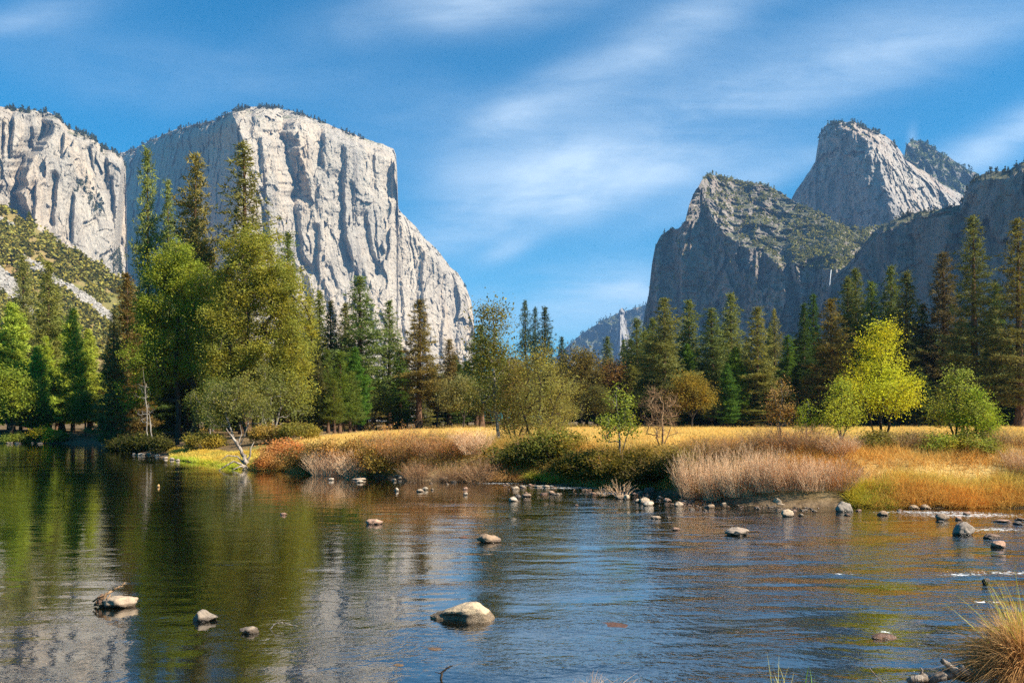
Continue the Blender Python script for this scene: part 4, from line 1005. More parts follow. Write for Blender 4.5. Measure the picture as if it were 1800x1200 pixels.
bl_tree('bare_shrub', 1163, 34, bare, OL, 'leafless grey-pink shrub in the golden meadow', 'shrub', dz=-.1)

# ------------------------------------------------------------------ bank shrubs
def thicket(seed, R=1.2, H=1.6, n=260, leafn=0, leaf=.05, bark=None, mat=None, fan=.5, r=.005):
    """upright twiggy shrub: stems rising from one root patch"""
    rng = np.random.default_rng(seed)
    a = rng.random(n) * 6.283; q = rng.random(n) ** .5
    b = np.stack([np.cos(a) * q * R * .5, np.sin(a) * q * R * .4, np.zeros(n)], 1)
    dr = np.stack([np.cos(a) * q * fan, np.sin(a) * q * fan, np.ones(n)], 1) + rng.normal(size=(n, 3)) * np.array([.14, .14, .05])
    dr /= np.linalg.norm(dr, axis=1)[:, None]
    L = H * (.55 + .5 * rng.random(n)) * (1.08 - .3 * q)
    bend = rng.normal(size=(n, 3)) * .16; bend[:, 2] = 0
    P = [b]; sg0, sg1, r0_, r1_ = [], [], [], []
    for k in range(1, 6):
        s = k / 5; pk = b + dr * (L * s)[:, None] + bend * (L * s * s)[:, None] + rng.normal(size=(n, 3)) * .012
        sg0.append(P[-1]); sg1.append(pk); r0_.append(np.full(n, r * (1.15 - s + .2))); r1_.append(np.full(n, r * (1.15 - s))); P.append(pk)
    tips = [P[-1]]
    for k in (2, 3, 4):
        for j in range(2):
            dv = dr + rng.normal(size=(n, 3)) * .45; dv /= np.linalg.norm(dv, axis=1)[:, None]
            s0 = P[k]; s1 = s0 + dv * (L * (.10 + .16 * rng.random(n)))[:, None]
            sg0.append(s0); sg1.append(s1); r0_.append(np.full(n, r * .5)); r1_.append(np.full(n, r * .25)); tips += [s1, s0 * .5 + s1 * .5]
    V, Fc = tubes(np.concatenate(sg0), np.concatenate(sg1), np.concatenate(r0_), np.concatenate(r1_), 3)
    st = make_mesh('stems', V, Fc, bark or M_twig)
    fo = None
    if leafn:
        T = np.concatenate(tips); k = rng.choice(len(T), leafn); c = T[k] + rng.normal(size=(leafn, 3)) * .045
        V, Fc = leaves(c, leaf, rng, .45, .2); fo = make_mesh('foliage', V, Fc, mat or M_leafo, rng.random(leafn))
    return st, fo
def bush(seed, R=.8, H=.9, n=9000, leaf=.06, mat=None, bark=None):
    """dense leafy mound with gaps"""
    rng = np.random.default_rng(seed)
    k = 34; a = rng.random(k) * 6.283; q = rng.random(k) ** .5
    cc = np.stack([np.cos(a) * q * R, np.sin(a) * q * R * .7, (rng.random(k) * .75 + .18) * H * (1 - .45 * q ** 2)], 1)
    idx = rng.integers(0, k, n); c = cc[idx] + rng.normal(size=(n, 3)) * np.array([.2, .2, .16]) * R * .9
    keep = c[:, 2] > .02; c = c[keep]; idx = idx[keep]
    ct = rng.random(k)
    V, Fc = leaves(c, leaf, rng, .55, .3)
    fo = make_mesh('foliage', V, Fc, mat or M_leafo, ct[idx] * .5 + rng.random(len(c)) * .5)
    base = np.zeros((k, 3)) + rng.normal(size=(k, 3)) * np.array([.1, .1, 0])
    mid = base * .4 + cc * .6 + rng.normal(size=(k, 3)) * .05
    V, Fc = join([tubes(base, mid, .014, .009, 4), tubes(mid, cc, .009, .004, 4), tubes(np.repeat(cc, 5, 0), np.repeat(cc, 5, 0) + rng.normal(size=(k * 5, 3)) * .2 * R + np.array([0, 0, .1]), .004, .002, 3)])
    return make_mesh('stems', V, Fc, bark or M_twigd), fo
TH = [thicket(51, 1.3, 1.7, 330, 900, .045), thicket(52, 1.1, 1.5, 300, 500, .04, bark=M_twig), thicket(53, 1.3, 1.6, 300, 2200, .05, bark=M_twigd)]
BU = [bush(61), bush(62), bush(63, leaf=.05)]
WIL = thicket(54, 1.6, 2.2, 330, 6500, .055, bark=M_twigd, fan=.75)
TN = ('stem', 'foliage')
def shrub(kind, me, px, base_py, size, color, label, zs=1.0, wid=1.0, rz=None, setback=0.5, cat='shrub', group=None):
    """px, waterline row below it, size factor"""
    w0 = water_at(px, base_py); s = 1 + setback / w0.y
    size *= (1.12 if px < 1000 else .98) if kind != 'orange_willow' else 1.05; zs *= 1.0 if setback < 1 else .74
    x, y = w0.x * s, w0.y * s
    r = place(kind, me, (x, y, gz(x, y) - .04), (size * wid, size, size * zs), rt.uniform(0, 6.28) if rz is None else rz, color, label, cat, group, TN)
    return r
RO = (.50, .24, .09); OR = (.55, .30, .10); YB = (.42, .31, .09); BG = (.20, .17, .06); DK = (.09, .08, .03); PK = (.45, .27, .17)
S = [
 ('red_shrub', BU[0], 500, 827, 1.75, RO, 'rust-red rounded shrub at the left end of the meadow bank', 1.0, 1.15, 2.2),
 ('red_shrub', BU[1], 478, 828, 1.1, (.45, .27, .10), 'small rust shrub at the waterline left of the big rust-red one', 1.0, 1.0, .9),
 ('brown_shrub', BU[2], 560, 833, 1.7, (.22, .15, .05), 'dark brown shrub right of the rust-red rounded shrub', 1.1, 1.2, 1.6),
 ('brown_shrub', BU[0], 602, 836, 1.7, (.36, .24, .08), 'golden-brown shrub between the dark brown one and the tall willow', 1.1, 1.1, 1.8),
 ('twiggy_shrub', TH[1], 575, 836, .9, PK, 'pinkish leafless twigs at the water before the dark brown shrub', 1, 1.3, .5),
 ('twiggy_shrub', TH[1], 630, 839, .95, PK, 'pinkish leafless twigs at the water left of the tall orange willow', 1, 1.3, .5),
 ('orange_willow', WIL, 705, 842, 1.12, OR, 'tall orange willow, left one of the pair before the meadow', 1.05, 1.1, 1.6),
 ('orange_willow', WIL, 772, 845, .95, (.55, .33, .16), 'tall orange-pink willow, right one of the pair before the meadow', .95, 1.15, 1.6),
 ('brown_shrub', BU[2], 665, 841, 1.5, (.40, .28, .07), 'yellow-brown shrub hugging the left foot of the tall orange willow', 1.2, 1.0, 1.2),
 ('twiggy_shrub', TH[2], 735, 845, .62, (.34, .18, .10), 'dark brown twigs at the water between the orange willows', 1, 1.4, .4),
 ('twiggy_shrub', TH[2], 800, 847, .68, (.30, .16, .09), 'dark reddish twigs at the water right of the orange willows', 1, 1.4, .4),
 ('twiggy_shrub', TH[2], 850, 848, .8, (.30, .18, .10), 'dark brown twigs at the water left of the round straw tussock', 1, 1.4, .5),
 ('twiggy_shrub', TH[1], 832, 846, 1.1, (.35, .2, .1), 'tall brown twigs under the slender pale-trunked tree', 1, 1.2, 1.8),
 ('green_bush', BU[1], 925, 850, 1.5, (.12, .13, .035), 'dark olive bush at the foot of the large pale willow', 1.1, 1.3, 1.8),
 ('green_bush', BU[0], 975, 851, 1.55, (.17, .18, .04), 'olive bush above the bright green tussock', 1.1, 1.2, 2.4),
 ('green_bush', BU[0], 1020, 855, 1.45, (.14, .13, .03), 'dark green bush with yellow leaves at mid bank, left one', 1.15, 1.2, 1.1),
 ('green_bush', BU[2], 1060, 857, 1.5, (.20, .17, .04), 'dark yellow-green bush at mid bank below the thin sapling', 1.15, 1.2, 1.2),
 ('green_bush', BU[1], 1110, 863, 1.5, (.15, .13, .03), 'dark green bush below the leafless shrub, left one', 1.1, 1.2, 1.1),
 ('green_bush', BU[0], 1150, 868, 1.45, (.11, .09, .03), 'dark brownish bush below the leafless shrub, right one', 1.1, 1.2, 1.1),
 ('brown_shrub', BU[2], 1190, 873, 1.45, (.22, .17, .05), 'brown shrub where the bank turns to the twig thicket', 1.2, 1.1, 1.3),
 ('twiggy_shrub', TH[0], 1222, 878, .80, PK, 'tall pale pink twigs, leftmost clump of the long thicket', 1.4, 1.0, .4),
 ('twiggy_shrub', TH[1], 1262, 883, .80, PK, 'pale pink twigs, second clump of the long thicket', 1.3, 1.1, .4),
 ('twiggy_shrub', TH[0], 1302, 887, .80, (.5, .32, .2), 'pale pink twigs, third clump of the long thicket', 1.3, 1.1, .4),
 ('twiggy_shrub', TH[1], 1345, 888, .82, PK, 'pale pink twigs at the middle of the long thicket', 1.3, 1.1, .4),
 ('twiggy_shrub', TH[0], 1388, 889, .80, (.5, .32, .2), 'pale pink twigs behind the pale pointed stones of the thicket', 1.0, 1.1, .4),
 ('twiggy_shrub', TH[1], 1430, 890, .80, PK, 'pale pink twigs left of the boxy grey boulder', .95, 1.1, .4),
 ('twiggy_shrub', TH[0], 1472, 890, .72, PK, 'pale pink twigs behind the boxy grey boulder', .95, 1.1, .5),
 ('twiggy_shrub', TH[2], 1245, 878, .95, YB, 'yellow-brown twiggy shrub behind the left end of the long thicket', 1.0, 1.2, 2.2),
 ('twiggy_shrub', TH[2], 1300, 884, .95, (.45, .3, .12), 'orange-brown twiggy shrub behind the third thicket clump', 1.0, 1.2, 2.2),
 ('twiggy_shrub', TH[2], 1360, 886, .92, (.42, .26, .14), 'reddish-brown twiggy shrub behind the middle of the thicket', 1.0, 1.2, 2.2),
 ('twiggy_shrub', TH[2], 1420, 887, .92, (.42, .26, .14), 'reddish-brown twiggy shrub behind the right part of the thicket', 1.0, 1.2, 2.2),
 ('twiggy_shrub', TH[1], 1478, 888, .8, (.42, .28, .14), 'brown twigs before the yellow-green sapling', 1.0, 1.2, 2.0),
 ('green_bush', BU[1], 1535, 888, 1.25, (.20, .18, .05), 'olive bush under the bright yellow tree', 1.0, 1.1, 3.6),
 ('green_bush', BU[2], 1600, 888, 1.2, (.34, .28, .09), 'pale straw-green bush right of the yellow tree\'s stem', 1.0, 1.1, 3.2),
 ('green_bush', BU[0], 1655, 888, 1.1, (.27, .33, .06), 'bright green bush behind the orange sedge', 1.0, 1.1, 2.6),
 ('green_bush', BU[1], 1715, 889, 1.2, (.24, .27, .06), 'green bush behind the orange sedge, under the low sapling', 1.0, 1.1, 2.6),
 ('twiggy_shrub', TH[2], 1765, 889, .8, (.36, .28, .14), 'brown-green twiggy shrub behind the sedge near the right edge', 1.0, 1.2, 2.8),
 ('twiggy_shrub', TH[1], 1800, 890, .82, (.42, .28, .16), 'pinkish twigs at the right edge above the sedge', 1.0, 1.2, 1.2),
 ('twiggy_shrub', TH[2], 1610, 888, .75, (.36, .26, .14), 'brown twiggy shrub between the yellow tree and the green sapling', 1.0, 1.2, 2.8),
]
for e in S:
    kind, me, px, py, size, col_, lb = e[:7]
    rest = list(e[7:]) + [.5][: max(0, 3 - len(e[7:]))]
    shrub(kind, me, px, py, size, col_, lb, rest[0], rest[1], None, rest[2])
# yellow bush on the far left bank, dark undercut bank bushes on the point
YBm = bush(64, 1.6, 1.8, 6000, .16, mat=M_leaf)
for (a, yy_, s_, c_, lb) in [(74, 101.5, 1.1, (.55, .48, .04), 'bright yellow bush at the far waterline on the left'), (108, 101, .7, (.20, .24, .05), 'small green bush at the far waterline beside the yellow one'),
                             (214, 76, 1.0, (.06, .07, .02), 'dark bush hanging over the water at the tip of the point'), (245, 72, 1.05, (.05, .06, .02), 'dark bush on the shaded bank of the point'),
                             (278, 66, .8, (.10, .10, .03), 'low brown-green bush beside the pale stones of the point'), (525, 60, .8, (.22, .2, .05), 'olive bush behind the rust-red shrub'),
                             (30, 101, .9, (.20, .26, .05), 'green bush at the far waterline by the left edge'), (360, 62, .8, (.30, .26, .06), 'gold-green bush behind the grassy slope of the point'),
                             (470, 60, .8, (.36, .26, .08), 'tawny bush behind the dead snag')]:
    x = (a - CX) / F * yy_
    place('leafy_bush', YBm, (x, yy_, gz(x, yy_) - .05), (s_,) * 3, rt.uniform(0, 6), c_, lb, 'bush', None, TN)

# ------------------------------------------------------------------ grasses
def tussock(seed, n=1500, R=.3, L=.55, wdt=.006, droop=.7, spread=1.0):
    rng = np.random.default_rng(seed); a = rng.random(n) * 6.283; q = rng.random(n) ** .5
    b = np.stack([np.cos(a) * q * R, np.sin(a) * q * R, np.zeros(n)], 1)
    d_ = np.stack([np.cos(a) * q * spread, np.sin(a) * q * spread, np.full(n, 1.)], 1) + rng.normal(size=(n, 3)) * .22
    V, Fc, tn = blades(b, d_, L * (.5 + .7 * rng.random(n)), wdt, droop * (.3 + rng.random(n)), rng, 5)
    V[:, 2] = np.maximum(V[:, 2], .0)
    return make_mesh('tussock', V, Fc, M_blade, tn)
TU = [tussock(71), tussock(72, droop=.95, spread=1.2), tussock(73, droop=.5, wdt=.007)]
def tuss(me, px, py, s, c_, label, setback=.2, zs=1.0, group=None):
    w0 = water_at(px, py); k = 1 + setback / w0.y
    o = link('grass_tussock', me, None, (w0.x * k, w0.y * k, gz(w0.x * k, w0.y * k) - .05)); o.scale = (s, s, s * zs); o.rotation_euler.z = rt.uniform(0, 6)
    o.color = (*c_, 1); tag(o, label, 'grass tussock', group)
tuss(TU[1], 895, 847, 1.25, (.62, .38, .15), 'round drooping straw-brown tussock at the water\'s edge', .3, 1.3)
tuss(TU[0], 950, 849, 1.2, (.46, .50, .08), 'bright green tussock at the waterline right of the round straw one', .3, .9)
tuss(TU[2], 975, 851, .9, (.44, .46, .08), 'smaller green tussock right of the bright green one', .3, .9)
tuss(TU[0], 648, 838, .8, (.40, .45, .07), 'small green tussock at the foot of the orange willow', .2, .7)
tuss(TU[0], 1272, 888, .35, (.35, .48, .07), 'tiny green tussock among stones before the thicket', .0, .8)
tuss(TU[1], 487, 827, 1.5, (.60, .42, .12), 'straw tussock overhanging water below the rust-red shrub', .4, 1.0)
tuss(TU[1], 540, 831, 1.4, (.60, .42, .17), 'pale straw tussock overhanging water right of the rust-red shrub', .4, 1.0)
tuss(TU[1], 452, 827, 1.2, (.55, .38, .10), 'golden tussock at the waterline right of the dead snag', .4, .9)

def field(name, label, n, sampler, L, wd, palette, seed, droop=.5, clump=5, spread=.5):
    rng = np.random.default_rng(seed)
    x, y = sampler(rng, n)
    z = ground(x, y); 
    k = np.repeat(np.arange(n), clump); m_ = len(k)
    b = np.stack([x[k] + rng.normal(size=m_) * .06, y[k] + rng.normal(size=m_) * .06, z[k] - .03], 1)
    d_ = rng.normal(size=(m_, 3)) * spread; d_[:, 2] = 1
    pr = perlin(P3(x / 3, y / 3, x * 0 + seed))[k]
    V, Fc, _t = blades(b, d_, L * (.5 + .8 * rng.random(m_)) * (1 + .3 * pr), wd * np.maximum(1, b[:, 1] / 40), droop * rng.random(m_), rng, 3)
    o = link(name, make_mesh(name, V, Fc, M_blade, np.repeat(np.clip(rng.random(m_) * .6 + .2 + pr * .3, 0, 1), 3)))
    o.color = (*palette, 1); tag(o, label, 'grass', kind='stuff')
    return o
def s_meadow(rng, n):
    y = 28 + (126 - 28) * rng.random(n * 3) ** 1.25; x = (rng.random(n * 3) * 1.32 - .62) * y
    d_ = sdist(x, y); ok = (d_ > 1.2) & (x > -15 + 0 * y) & ((y < 108) | (x > 0)) ; ok &= ~((x < -8) & (y > 100))
    x, y = x[ok][:n], y[ok][:n]
    while len(x) < n: x = np.concatenate([x, x])[:n]; y = np.concatenate([y, y])[:n]
    return x, y
field('meadow_grass', 'golden dry grass covering the meadow between river and forest', 60000, s_meadow, .42, .014, (.66, .49, .17), 81)
def s_poly(poly_px, d0=.1, d1=3.0, ylo=0, yhi=200):
    a = [water_at(*q_) for q_ in poly_px]; P = np.array([(v.x, v.y) for v in a])
    def f(rng, n):
        seg = rng.integers(0, len(P) - 1, n); u = rng.random(n)[:, None]
        p_ = P[seg] * (1 - u) + P[seg + 1] * u; s = 1 + (d0 + (d1 - d0) * rng.random(n)) / p_[:, 1]
        return p_[:, 0] * s, p_[:, 1] * s
    return f
field('sedge', 'tall orange sedge lining the bank at the right', 9000, s_poly([(1520, 892), (1600, 893), (1700, 893), (1860, 891)], .1, .8), .50, .010, (.66, .40, .11), 82, .9, 5, .45)
field('sedge', 'yellow-green sedge at the left end of the orange sedge', 2600, s_poly([(1495, 891), (1530, 892), (1570, 893)], .1, .8), .52, .010, (.50, .50, .08), 83, .8, 5, .45)
field('sedge', 'yellow sedge tops along the orange sedge', 1800, s_poly([(1560, 892), (1700, 893), (1860, 891)], .5, 1.2), .52, .010, (.62, .50, .14), 84, .6, 5, .4)
field('bank_grass', 'short green and gold grass on the slope of the point', 9000, s_poly([(300, 806), (380, 818), (430, 825), (462, 826)], .1, 9), .30, .022, (.56, .46, .10), 85, .5, 5, .6)
field('bank_grass', 'fresh green grass at the lip of the point', 2500, s_poly([(305, 807), (380, 818), (425, 825)], .05, 1.6), .26, .020, (.38, .48, .05), 86, .5, 5, .6)
field('bank_grass', 'mixed rough grass along the middle bank', 9000, s_poly([(470, 827), (540, 831), (700, 842), (850, 847), (960, 851), (1100, 862), (1200, 875)], .5, 4), .5, .014, (.46, .34, .10), 87, .6, 5, .5)
field('bank_grass', 'rough dry grass behind the twig thicket', 9000, s_poly([(1200, 875), (1300, 888), (1400, 890), (1500, 891), (1860, 891)], .5, 6), .5, .012, (.55, .36, .12), 88, .6, 5, .5)
field('forest_undergrowth', 'low undergrowth along the feet of the forest trees', 5000, lambda r, n: ((r.random(n) * 1.2 - .42) * 122, 118 + r.random(n) * 10), .7, .05, (.22, .17, .06), 89, .5, 5, .8)

# ------------------------------------------------------------------ stones
def stone_mat(name, c1, c2, c3, spots=.5, wet_shade_z=.042):
    m, t, out = new_mat(name)
    tc = t.node('ShaderNodeTexCoord').outputs['Object']; p = t.pos()
    oi = t.node('ShaderNodeObjectInfo')
    n = t.noise(tc, 3.0, 5, .6); f = t.noise(tc, 22, 4, .7); l = t.noise(t.mapping(tc, loc=(5, 2, 1)), 6, 3, .6)
    col = t.mix(t.ramp(n, .36, .64), c1, c2)
    col = t.mix(t.math('MULTIPLY', t.ramp(f, .5, .7), .55), col, c3)
    col = t.mix(t.math('MULTIPLY', t.ramp(l, .60, .66), spots), col, (.12, .11, .08))
    g = t.node('ShaderNodeVectorMath', operation='MULTIPLY'); t.link(col, g.inputs[0]); t.link(oi.outputs['Color'], g.inputs[1])
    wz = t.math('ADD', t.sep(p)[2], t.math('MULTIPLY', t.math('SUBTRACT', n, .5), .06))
    wet = t.ramp(wz, wet_shade_z, wet_shade_z + .025, 1, 0)  # wet band at the waterline; on the boulder it also paints shade higher up
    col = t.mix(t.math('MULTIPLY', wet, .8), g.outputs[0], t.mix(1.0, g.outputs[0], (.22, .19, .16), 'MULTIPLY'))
    principled(t, out, col, t.ramp(wet, 0, 1, .85, .3), .35, t.bump(t.math('ADD', f, t.math('MULTIPLY', n, 1.5)), .6, .03))
    return m
M_stone = stone_mat('river_stone', (.44, .35, .26), (.33, .265, .21), (.17, .14, .115))
def ico(sub):
    import bmesh
    bm = bmesh.new(); bmesh.ops.create_icosphere(bm, subdivisions=sub, radius=1)
    V = np.array([v.co[:] for v in bm.verts]); Fc = np.array([[v.index for v in f.verts] for f in bm.faces]); bm.free(); return V, Fc
I4, F4 = ico(4); I3, F3 = ico(3)
def stone_shape(seed, V0, amp=.28, facets=7, peak=None):
    rng = np.random.default_rng(seed); V = V0.copy()
    for k in range(facets):      # plane cuts give broad flat sides
        n = rng.normal(size=3); n /= np.linalg.norm(n); h = .62 + .25 * rng.random()
        d_ = V @ n - h; V = V - np.outer(np.clip(d_, 0, 9) * .85, n)
    V = V * (1 + amp * fbm(V * 1.1 + seed, 3))[:, None] * (1 + .05 * fbm(V * 5 + seed, 3))[:, None]
    if peak:   # lift the top towards one side
        V[:, 2] *= 1 + peak * V[:, 0]
    return V / np.abs(V).max(0)
SM = [make_mesh('stone', stone_shape(100 + k, I3), F3, M_stone, smooth=True) for k in range(7)]
def stone(px, py, wpx, hpx, color, label, seed=None, name='river_stone', group=None, peak=None, sub=.45, cat='stone', me=None, depth=.75):
    w0 = water_at(px, py); sx = wpx / F * w0.y / 2; hz = hpx / F * w0.y
    if me is None:
        me = make_mesh('stone', stone_shape(seed, I4, peak=peak), F4, M_stone, smooth=True) if seed is not None else rt.choice(SM)
    tot = hz * (1 + sub); o = link(name, me, None, (w0.x, w0.y + sx * depth * .6, hz - tot / 2))
    o.scale = (sx, sx * depth, tot / 2); o.rotation_euler.z = 0 if seed is not None else rt.choice([0, .3, -.3, 3.14, 2.9])
    o.color = (*color, 1); tag(o, label, cat, group); return o
TN_ = (1.15, 1.08, .98); GY_ = (.75, .76, .80); PKc = (1.25, .95, .85); WH = (1.4, 1.4, 1.4); DKc = (.42, .42, .46); BRc = (.85, .72, .6)
stone(358, 1092, 48, 19, (.8, .8, .8), 'grey angular stone second from the left in the near water', 202, peak=-.3)
stone(436, 1113, 36, 12, (.85, .83, .8), 'low grey stone just right of the grey angular one', 203)
stone(205, 1068, 62, 24, TN_, 'smooth tan stone holding driftwood in the near left water', 204, peak=.1)
stone(182, 1066, 30, 22, (.5, .36, .3), 'dark brown stone pressed against the smooth tan stone', 205)
stone(860, 953, 46, 15, BRc, 'brown low boulder in mid river left of centre', 206, peak=-.25)
stone(657, 921, 33, 9, PKc, 'flat pinkish stone in the calm middle water', 207)
stone(1298, 941, 44, 15, (1.05, 1, .98), 'rounded pale boulder alone in the middle of the right water', 208)
stone(1698, 940, 38, 23, GY_, 'tall grey-brown boulder in the right-hand rapids', 209, peak=-.1)
stone(1746, 947, 31, 9, (.55, .45, .42), 'flat dark reddish stone right of the tall grey-brown boulder', 210)
stone(1758, 963, 30, 13, PKc, 'pink rounded stone below the flat dark reddish one', 211)
stone(1386, 908, 23, 13, (1.2, 1.12, 1.0), 'pale sloping stone left of the boxy grey boulder', 212)
stone(1486, 900, 34, 20, (.72, .74, .78), 'boxy grey boulder before the end of the thicket', 213, peak=.1)
stone(1554, 906, 21, 9, BRc, 'rounded brown stone below the yellow-green sedge', 214)
stone(1660, 914, 26, 12, (.75, .68, .64), 'brown boulder in the riffle below the orange sedge', 215)
stone(1687, 914, 12, 7, PKc, 'small pink stone beside the brown riffle boulder')
stone(1655, 917 + 1, 12, 4, GY_, 'low grey stone touching the foot of the brown riffle boulder')
stone(1764, 918, 34, 5, PKc, 'long flat pink slab at the right of the riffle')
stone(1792, 922, 18, 7, DKc, 'dark stone at the right edge below a flat slab')
stone(1796, 914, 22, 5, (.8, .6, .5), 'flat brown slab cut by the right edge')
stone(1702, 905, 15, 7, PKc, 'small rounded pinkish stone above the riffle')
stone(1609, 894, 21, 7, TN_, 'flat tan stone at the foot of the sedge, left one of two')
stone(1629, 894, 20, 8, TN_, 'flat tan stone at the foot of the sedge, right one of two')
stone(1510, 899, 11, 4, PKc, 'tiny pink stone right of the boxy boulder')
stone(1582, 898, 10, 4, PKc, 'tiny stone left of the two flat tan stones')
stone(1573, 889, 10, 7, DKc, 'small dark pointed stone under the sedge')
stone(903, 881, 18, 8, WH, 'pale stone in the small trio of the centre shallows')
stone(910, 876, 13, 8, DKc, 'dark stone behind the pale one of the centre trio')
stone(925, 873, 19, 6, (.75, .65, .6), 'flat brown stone at the right of the centre trio')
stone(697, 863, 9, 7, WH, 'small pale upright stone left of the pale pair')
stone(739, 864, 15, 5, TN_, 'flat pale stone of the pair left of centre, left one')
stone(747, 861, 13, 6, (1, 1, .95), 'flat pale stone of the pair left of centre, right one')
stone(818, 870, 9, 5, WH, 'small pale stone left of the centre trio')
stone(818, 860, 10, 4, PKc, 'tiny pink stone behind the small pale one')
stone(760, 861, 6, 3, TN_, 'tiny tan pebble right of the pale pair')
stone(970, 868, 12, 6, (1.3, 1.05, .9), 'rounded peach stone right of the centre trio')
stone(985, 869, 7, 3, TN_, 'tiny tan stone beside the rounded peach one')
stone(1142, 868, 18, 13, DKc, 'dark pointed boulder among the bank shallows', 216)
stone(1092, 877, 26, 8, BRc, 'brown stone with dry twigs on it in the shallows')
stone(1101, 878, 12, 11, TN_, 'upright tan stone at the right of the twiggy brown stone')
stone(1133, 884, 20, 10, TN_, 'tan rounded stone behind the white foamy one', 217)
stone(1121, 883, 11, 7, (1.2, 1.1, 1), 'small tan stone left of the white foamy one')
stone(1140, 889, 21, 9, WH, 'white stone in foam left of the brown rounded one', 218)
stone(1193, 890, 18, 9, TN_, 'round tan stone below the left end of the thicket', 219)
stone(1174, 882, 14, 7, PKc, 'flat pink stone left of the thicket stones')
stone(1160, 876, 14, 5, GY_, 'low grey stone right of the dark pointed boulder')
stone(1116, 870, 12, 5, PKc, 'small pink stone left of the dark pointed boulder')
stone(1182, 888, 10, 4, BRc, 'low brown stone touching the round tan one')
stone(1153, 912, 20, 6, (1.2, 1.1, 1), 'pale jagged stone alone below the shallows')
stone(1188, 932, 17, 6, PKc, 'low pink stone alone in the middle right water')
stone(1176, 910, 8, 3, TN_, 'tiny stone right of the pale jagged one')
stone(1013, 889, 8, 3, PKc, 'tiny pink stone alone in the middle channel')
stone(1368, 889, 21, 15, (1.25, 1.15, 1), 'pale pointed stone at the thicket foot', 220, peak=-.2)
stone(1400, 886, 18, 9, (1.25, 1.2, 1.1), 'pale rounded stone at the thicket foot right of the pointed one')
stone(1458, 888, 16, 9, GY_, 'grey stone at the thicket foot left of the boxy boulder')
stone(1409, 907, 11, 5, TN_, 'small tan stone right of the pale sloping stone')
stone(1397, 899, 9, 4, PKc, 'tiny pink stone above the pale sloping stone')
stone(1433, 899, 10, 3, TN_, 'thin tan stone left of the boxy boulder')
stone(1490, 906, 11, 4, PKc, 'tiny pink stone below the boxy boulder')
stone(582, 844, 11, 5, WH, 'small white stone near the left of the long bank')
stone(632, 848, 15, 5, WH, 'flat white stone near the left of the long bank')
stone(630, 844, 26, 4, TN_, 'long flat slab behind the flat white stone')
stone(556, 834, 8, 4, PKc, 'tiny pink stone at the waterline below the dark brown shrub')
stone(693, 845, 9, 5, TN_, 'small tan stone at the waterline below the tall orange willow')
stone(703, 842, 8, 5, TN_, 'small tan stone beside the waterline one below the orange willow')
stone(782, 846, 16, 9, (1.1, .9, .75), 'round brown stone at the water right of the orange willows', 221)
stone(498, 905, 13, 5, (1.5, 1.1, 1), 'small pink stone alone in the calm left water')
stone(814, 945, 15, 3, (1.2, .8, .7), 'flat reddish stone left of the brown mid-river boulder')
stone(278, 856, 6, 6, (1.7, 1.3, .7), 'tiny orange stone in the calm far left water')
stone(1735, 1024, 15, 8, (.5, .45, .5), 'small dark stone splashed with foam in the near right rapids', 222)
stone(1555, 1122, 52, 6, (1.25, .9, .75), 'reddish stone barely breaking the near right water', 223, sub=1.6)
stone(1090, 1102, 90, 1.2, (.95, .6, .5), 'long red slab just under the surface right of centre', 224, sub=8.0)
stone(760, 1142, 46, 1.5, (1.2, .95, .7), 'tan stone drowned just below the big tan boulder', 225, sub=6)
stone(800, 1190, 70, 2.0, (1.2, .85, .5), 'orange-tan stone drowned at the bottom near the black twig', 226, sub=6)
stone(700, 1170, 30, 2.0, (1.4, 1.1, .7), 'small tan stone drowned left of the black twig', 227, sub=5)
# the big boulder, shaped: long low left end, high rounded right shoulder
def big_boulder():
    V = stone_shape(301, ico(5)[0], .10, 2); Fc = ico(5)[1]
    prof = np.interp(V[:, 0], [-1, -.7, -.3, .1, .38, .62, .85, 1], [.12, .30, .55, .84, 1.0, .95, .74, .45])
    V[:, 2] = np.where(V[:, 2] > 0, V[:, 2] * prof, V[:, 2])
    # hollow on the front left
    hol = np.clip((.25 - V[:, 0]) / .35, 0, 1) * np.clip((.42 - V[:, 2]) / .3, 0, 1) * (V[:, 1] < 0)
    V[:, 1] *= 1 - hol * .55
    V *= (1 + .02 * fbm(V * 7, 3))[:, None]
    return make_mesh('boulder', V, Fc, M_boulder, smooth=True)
M_boulder = stone_mat('boulder_stone', (.58, .44, .27), (.48, .36, .24), (.22, .17, .13), .75, .085)  # dark band raised above the wet foot to paint the front-left shade
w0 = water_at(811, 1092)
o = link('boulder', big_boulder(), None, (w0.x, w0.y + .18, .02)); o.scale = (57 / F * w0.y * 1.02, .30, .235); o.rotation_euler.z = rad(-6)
tag(o, 'big tan boulder with a wet foot and a left side painted dark as shade at the front of the river', 'boulder')
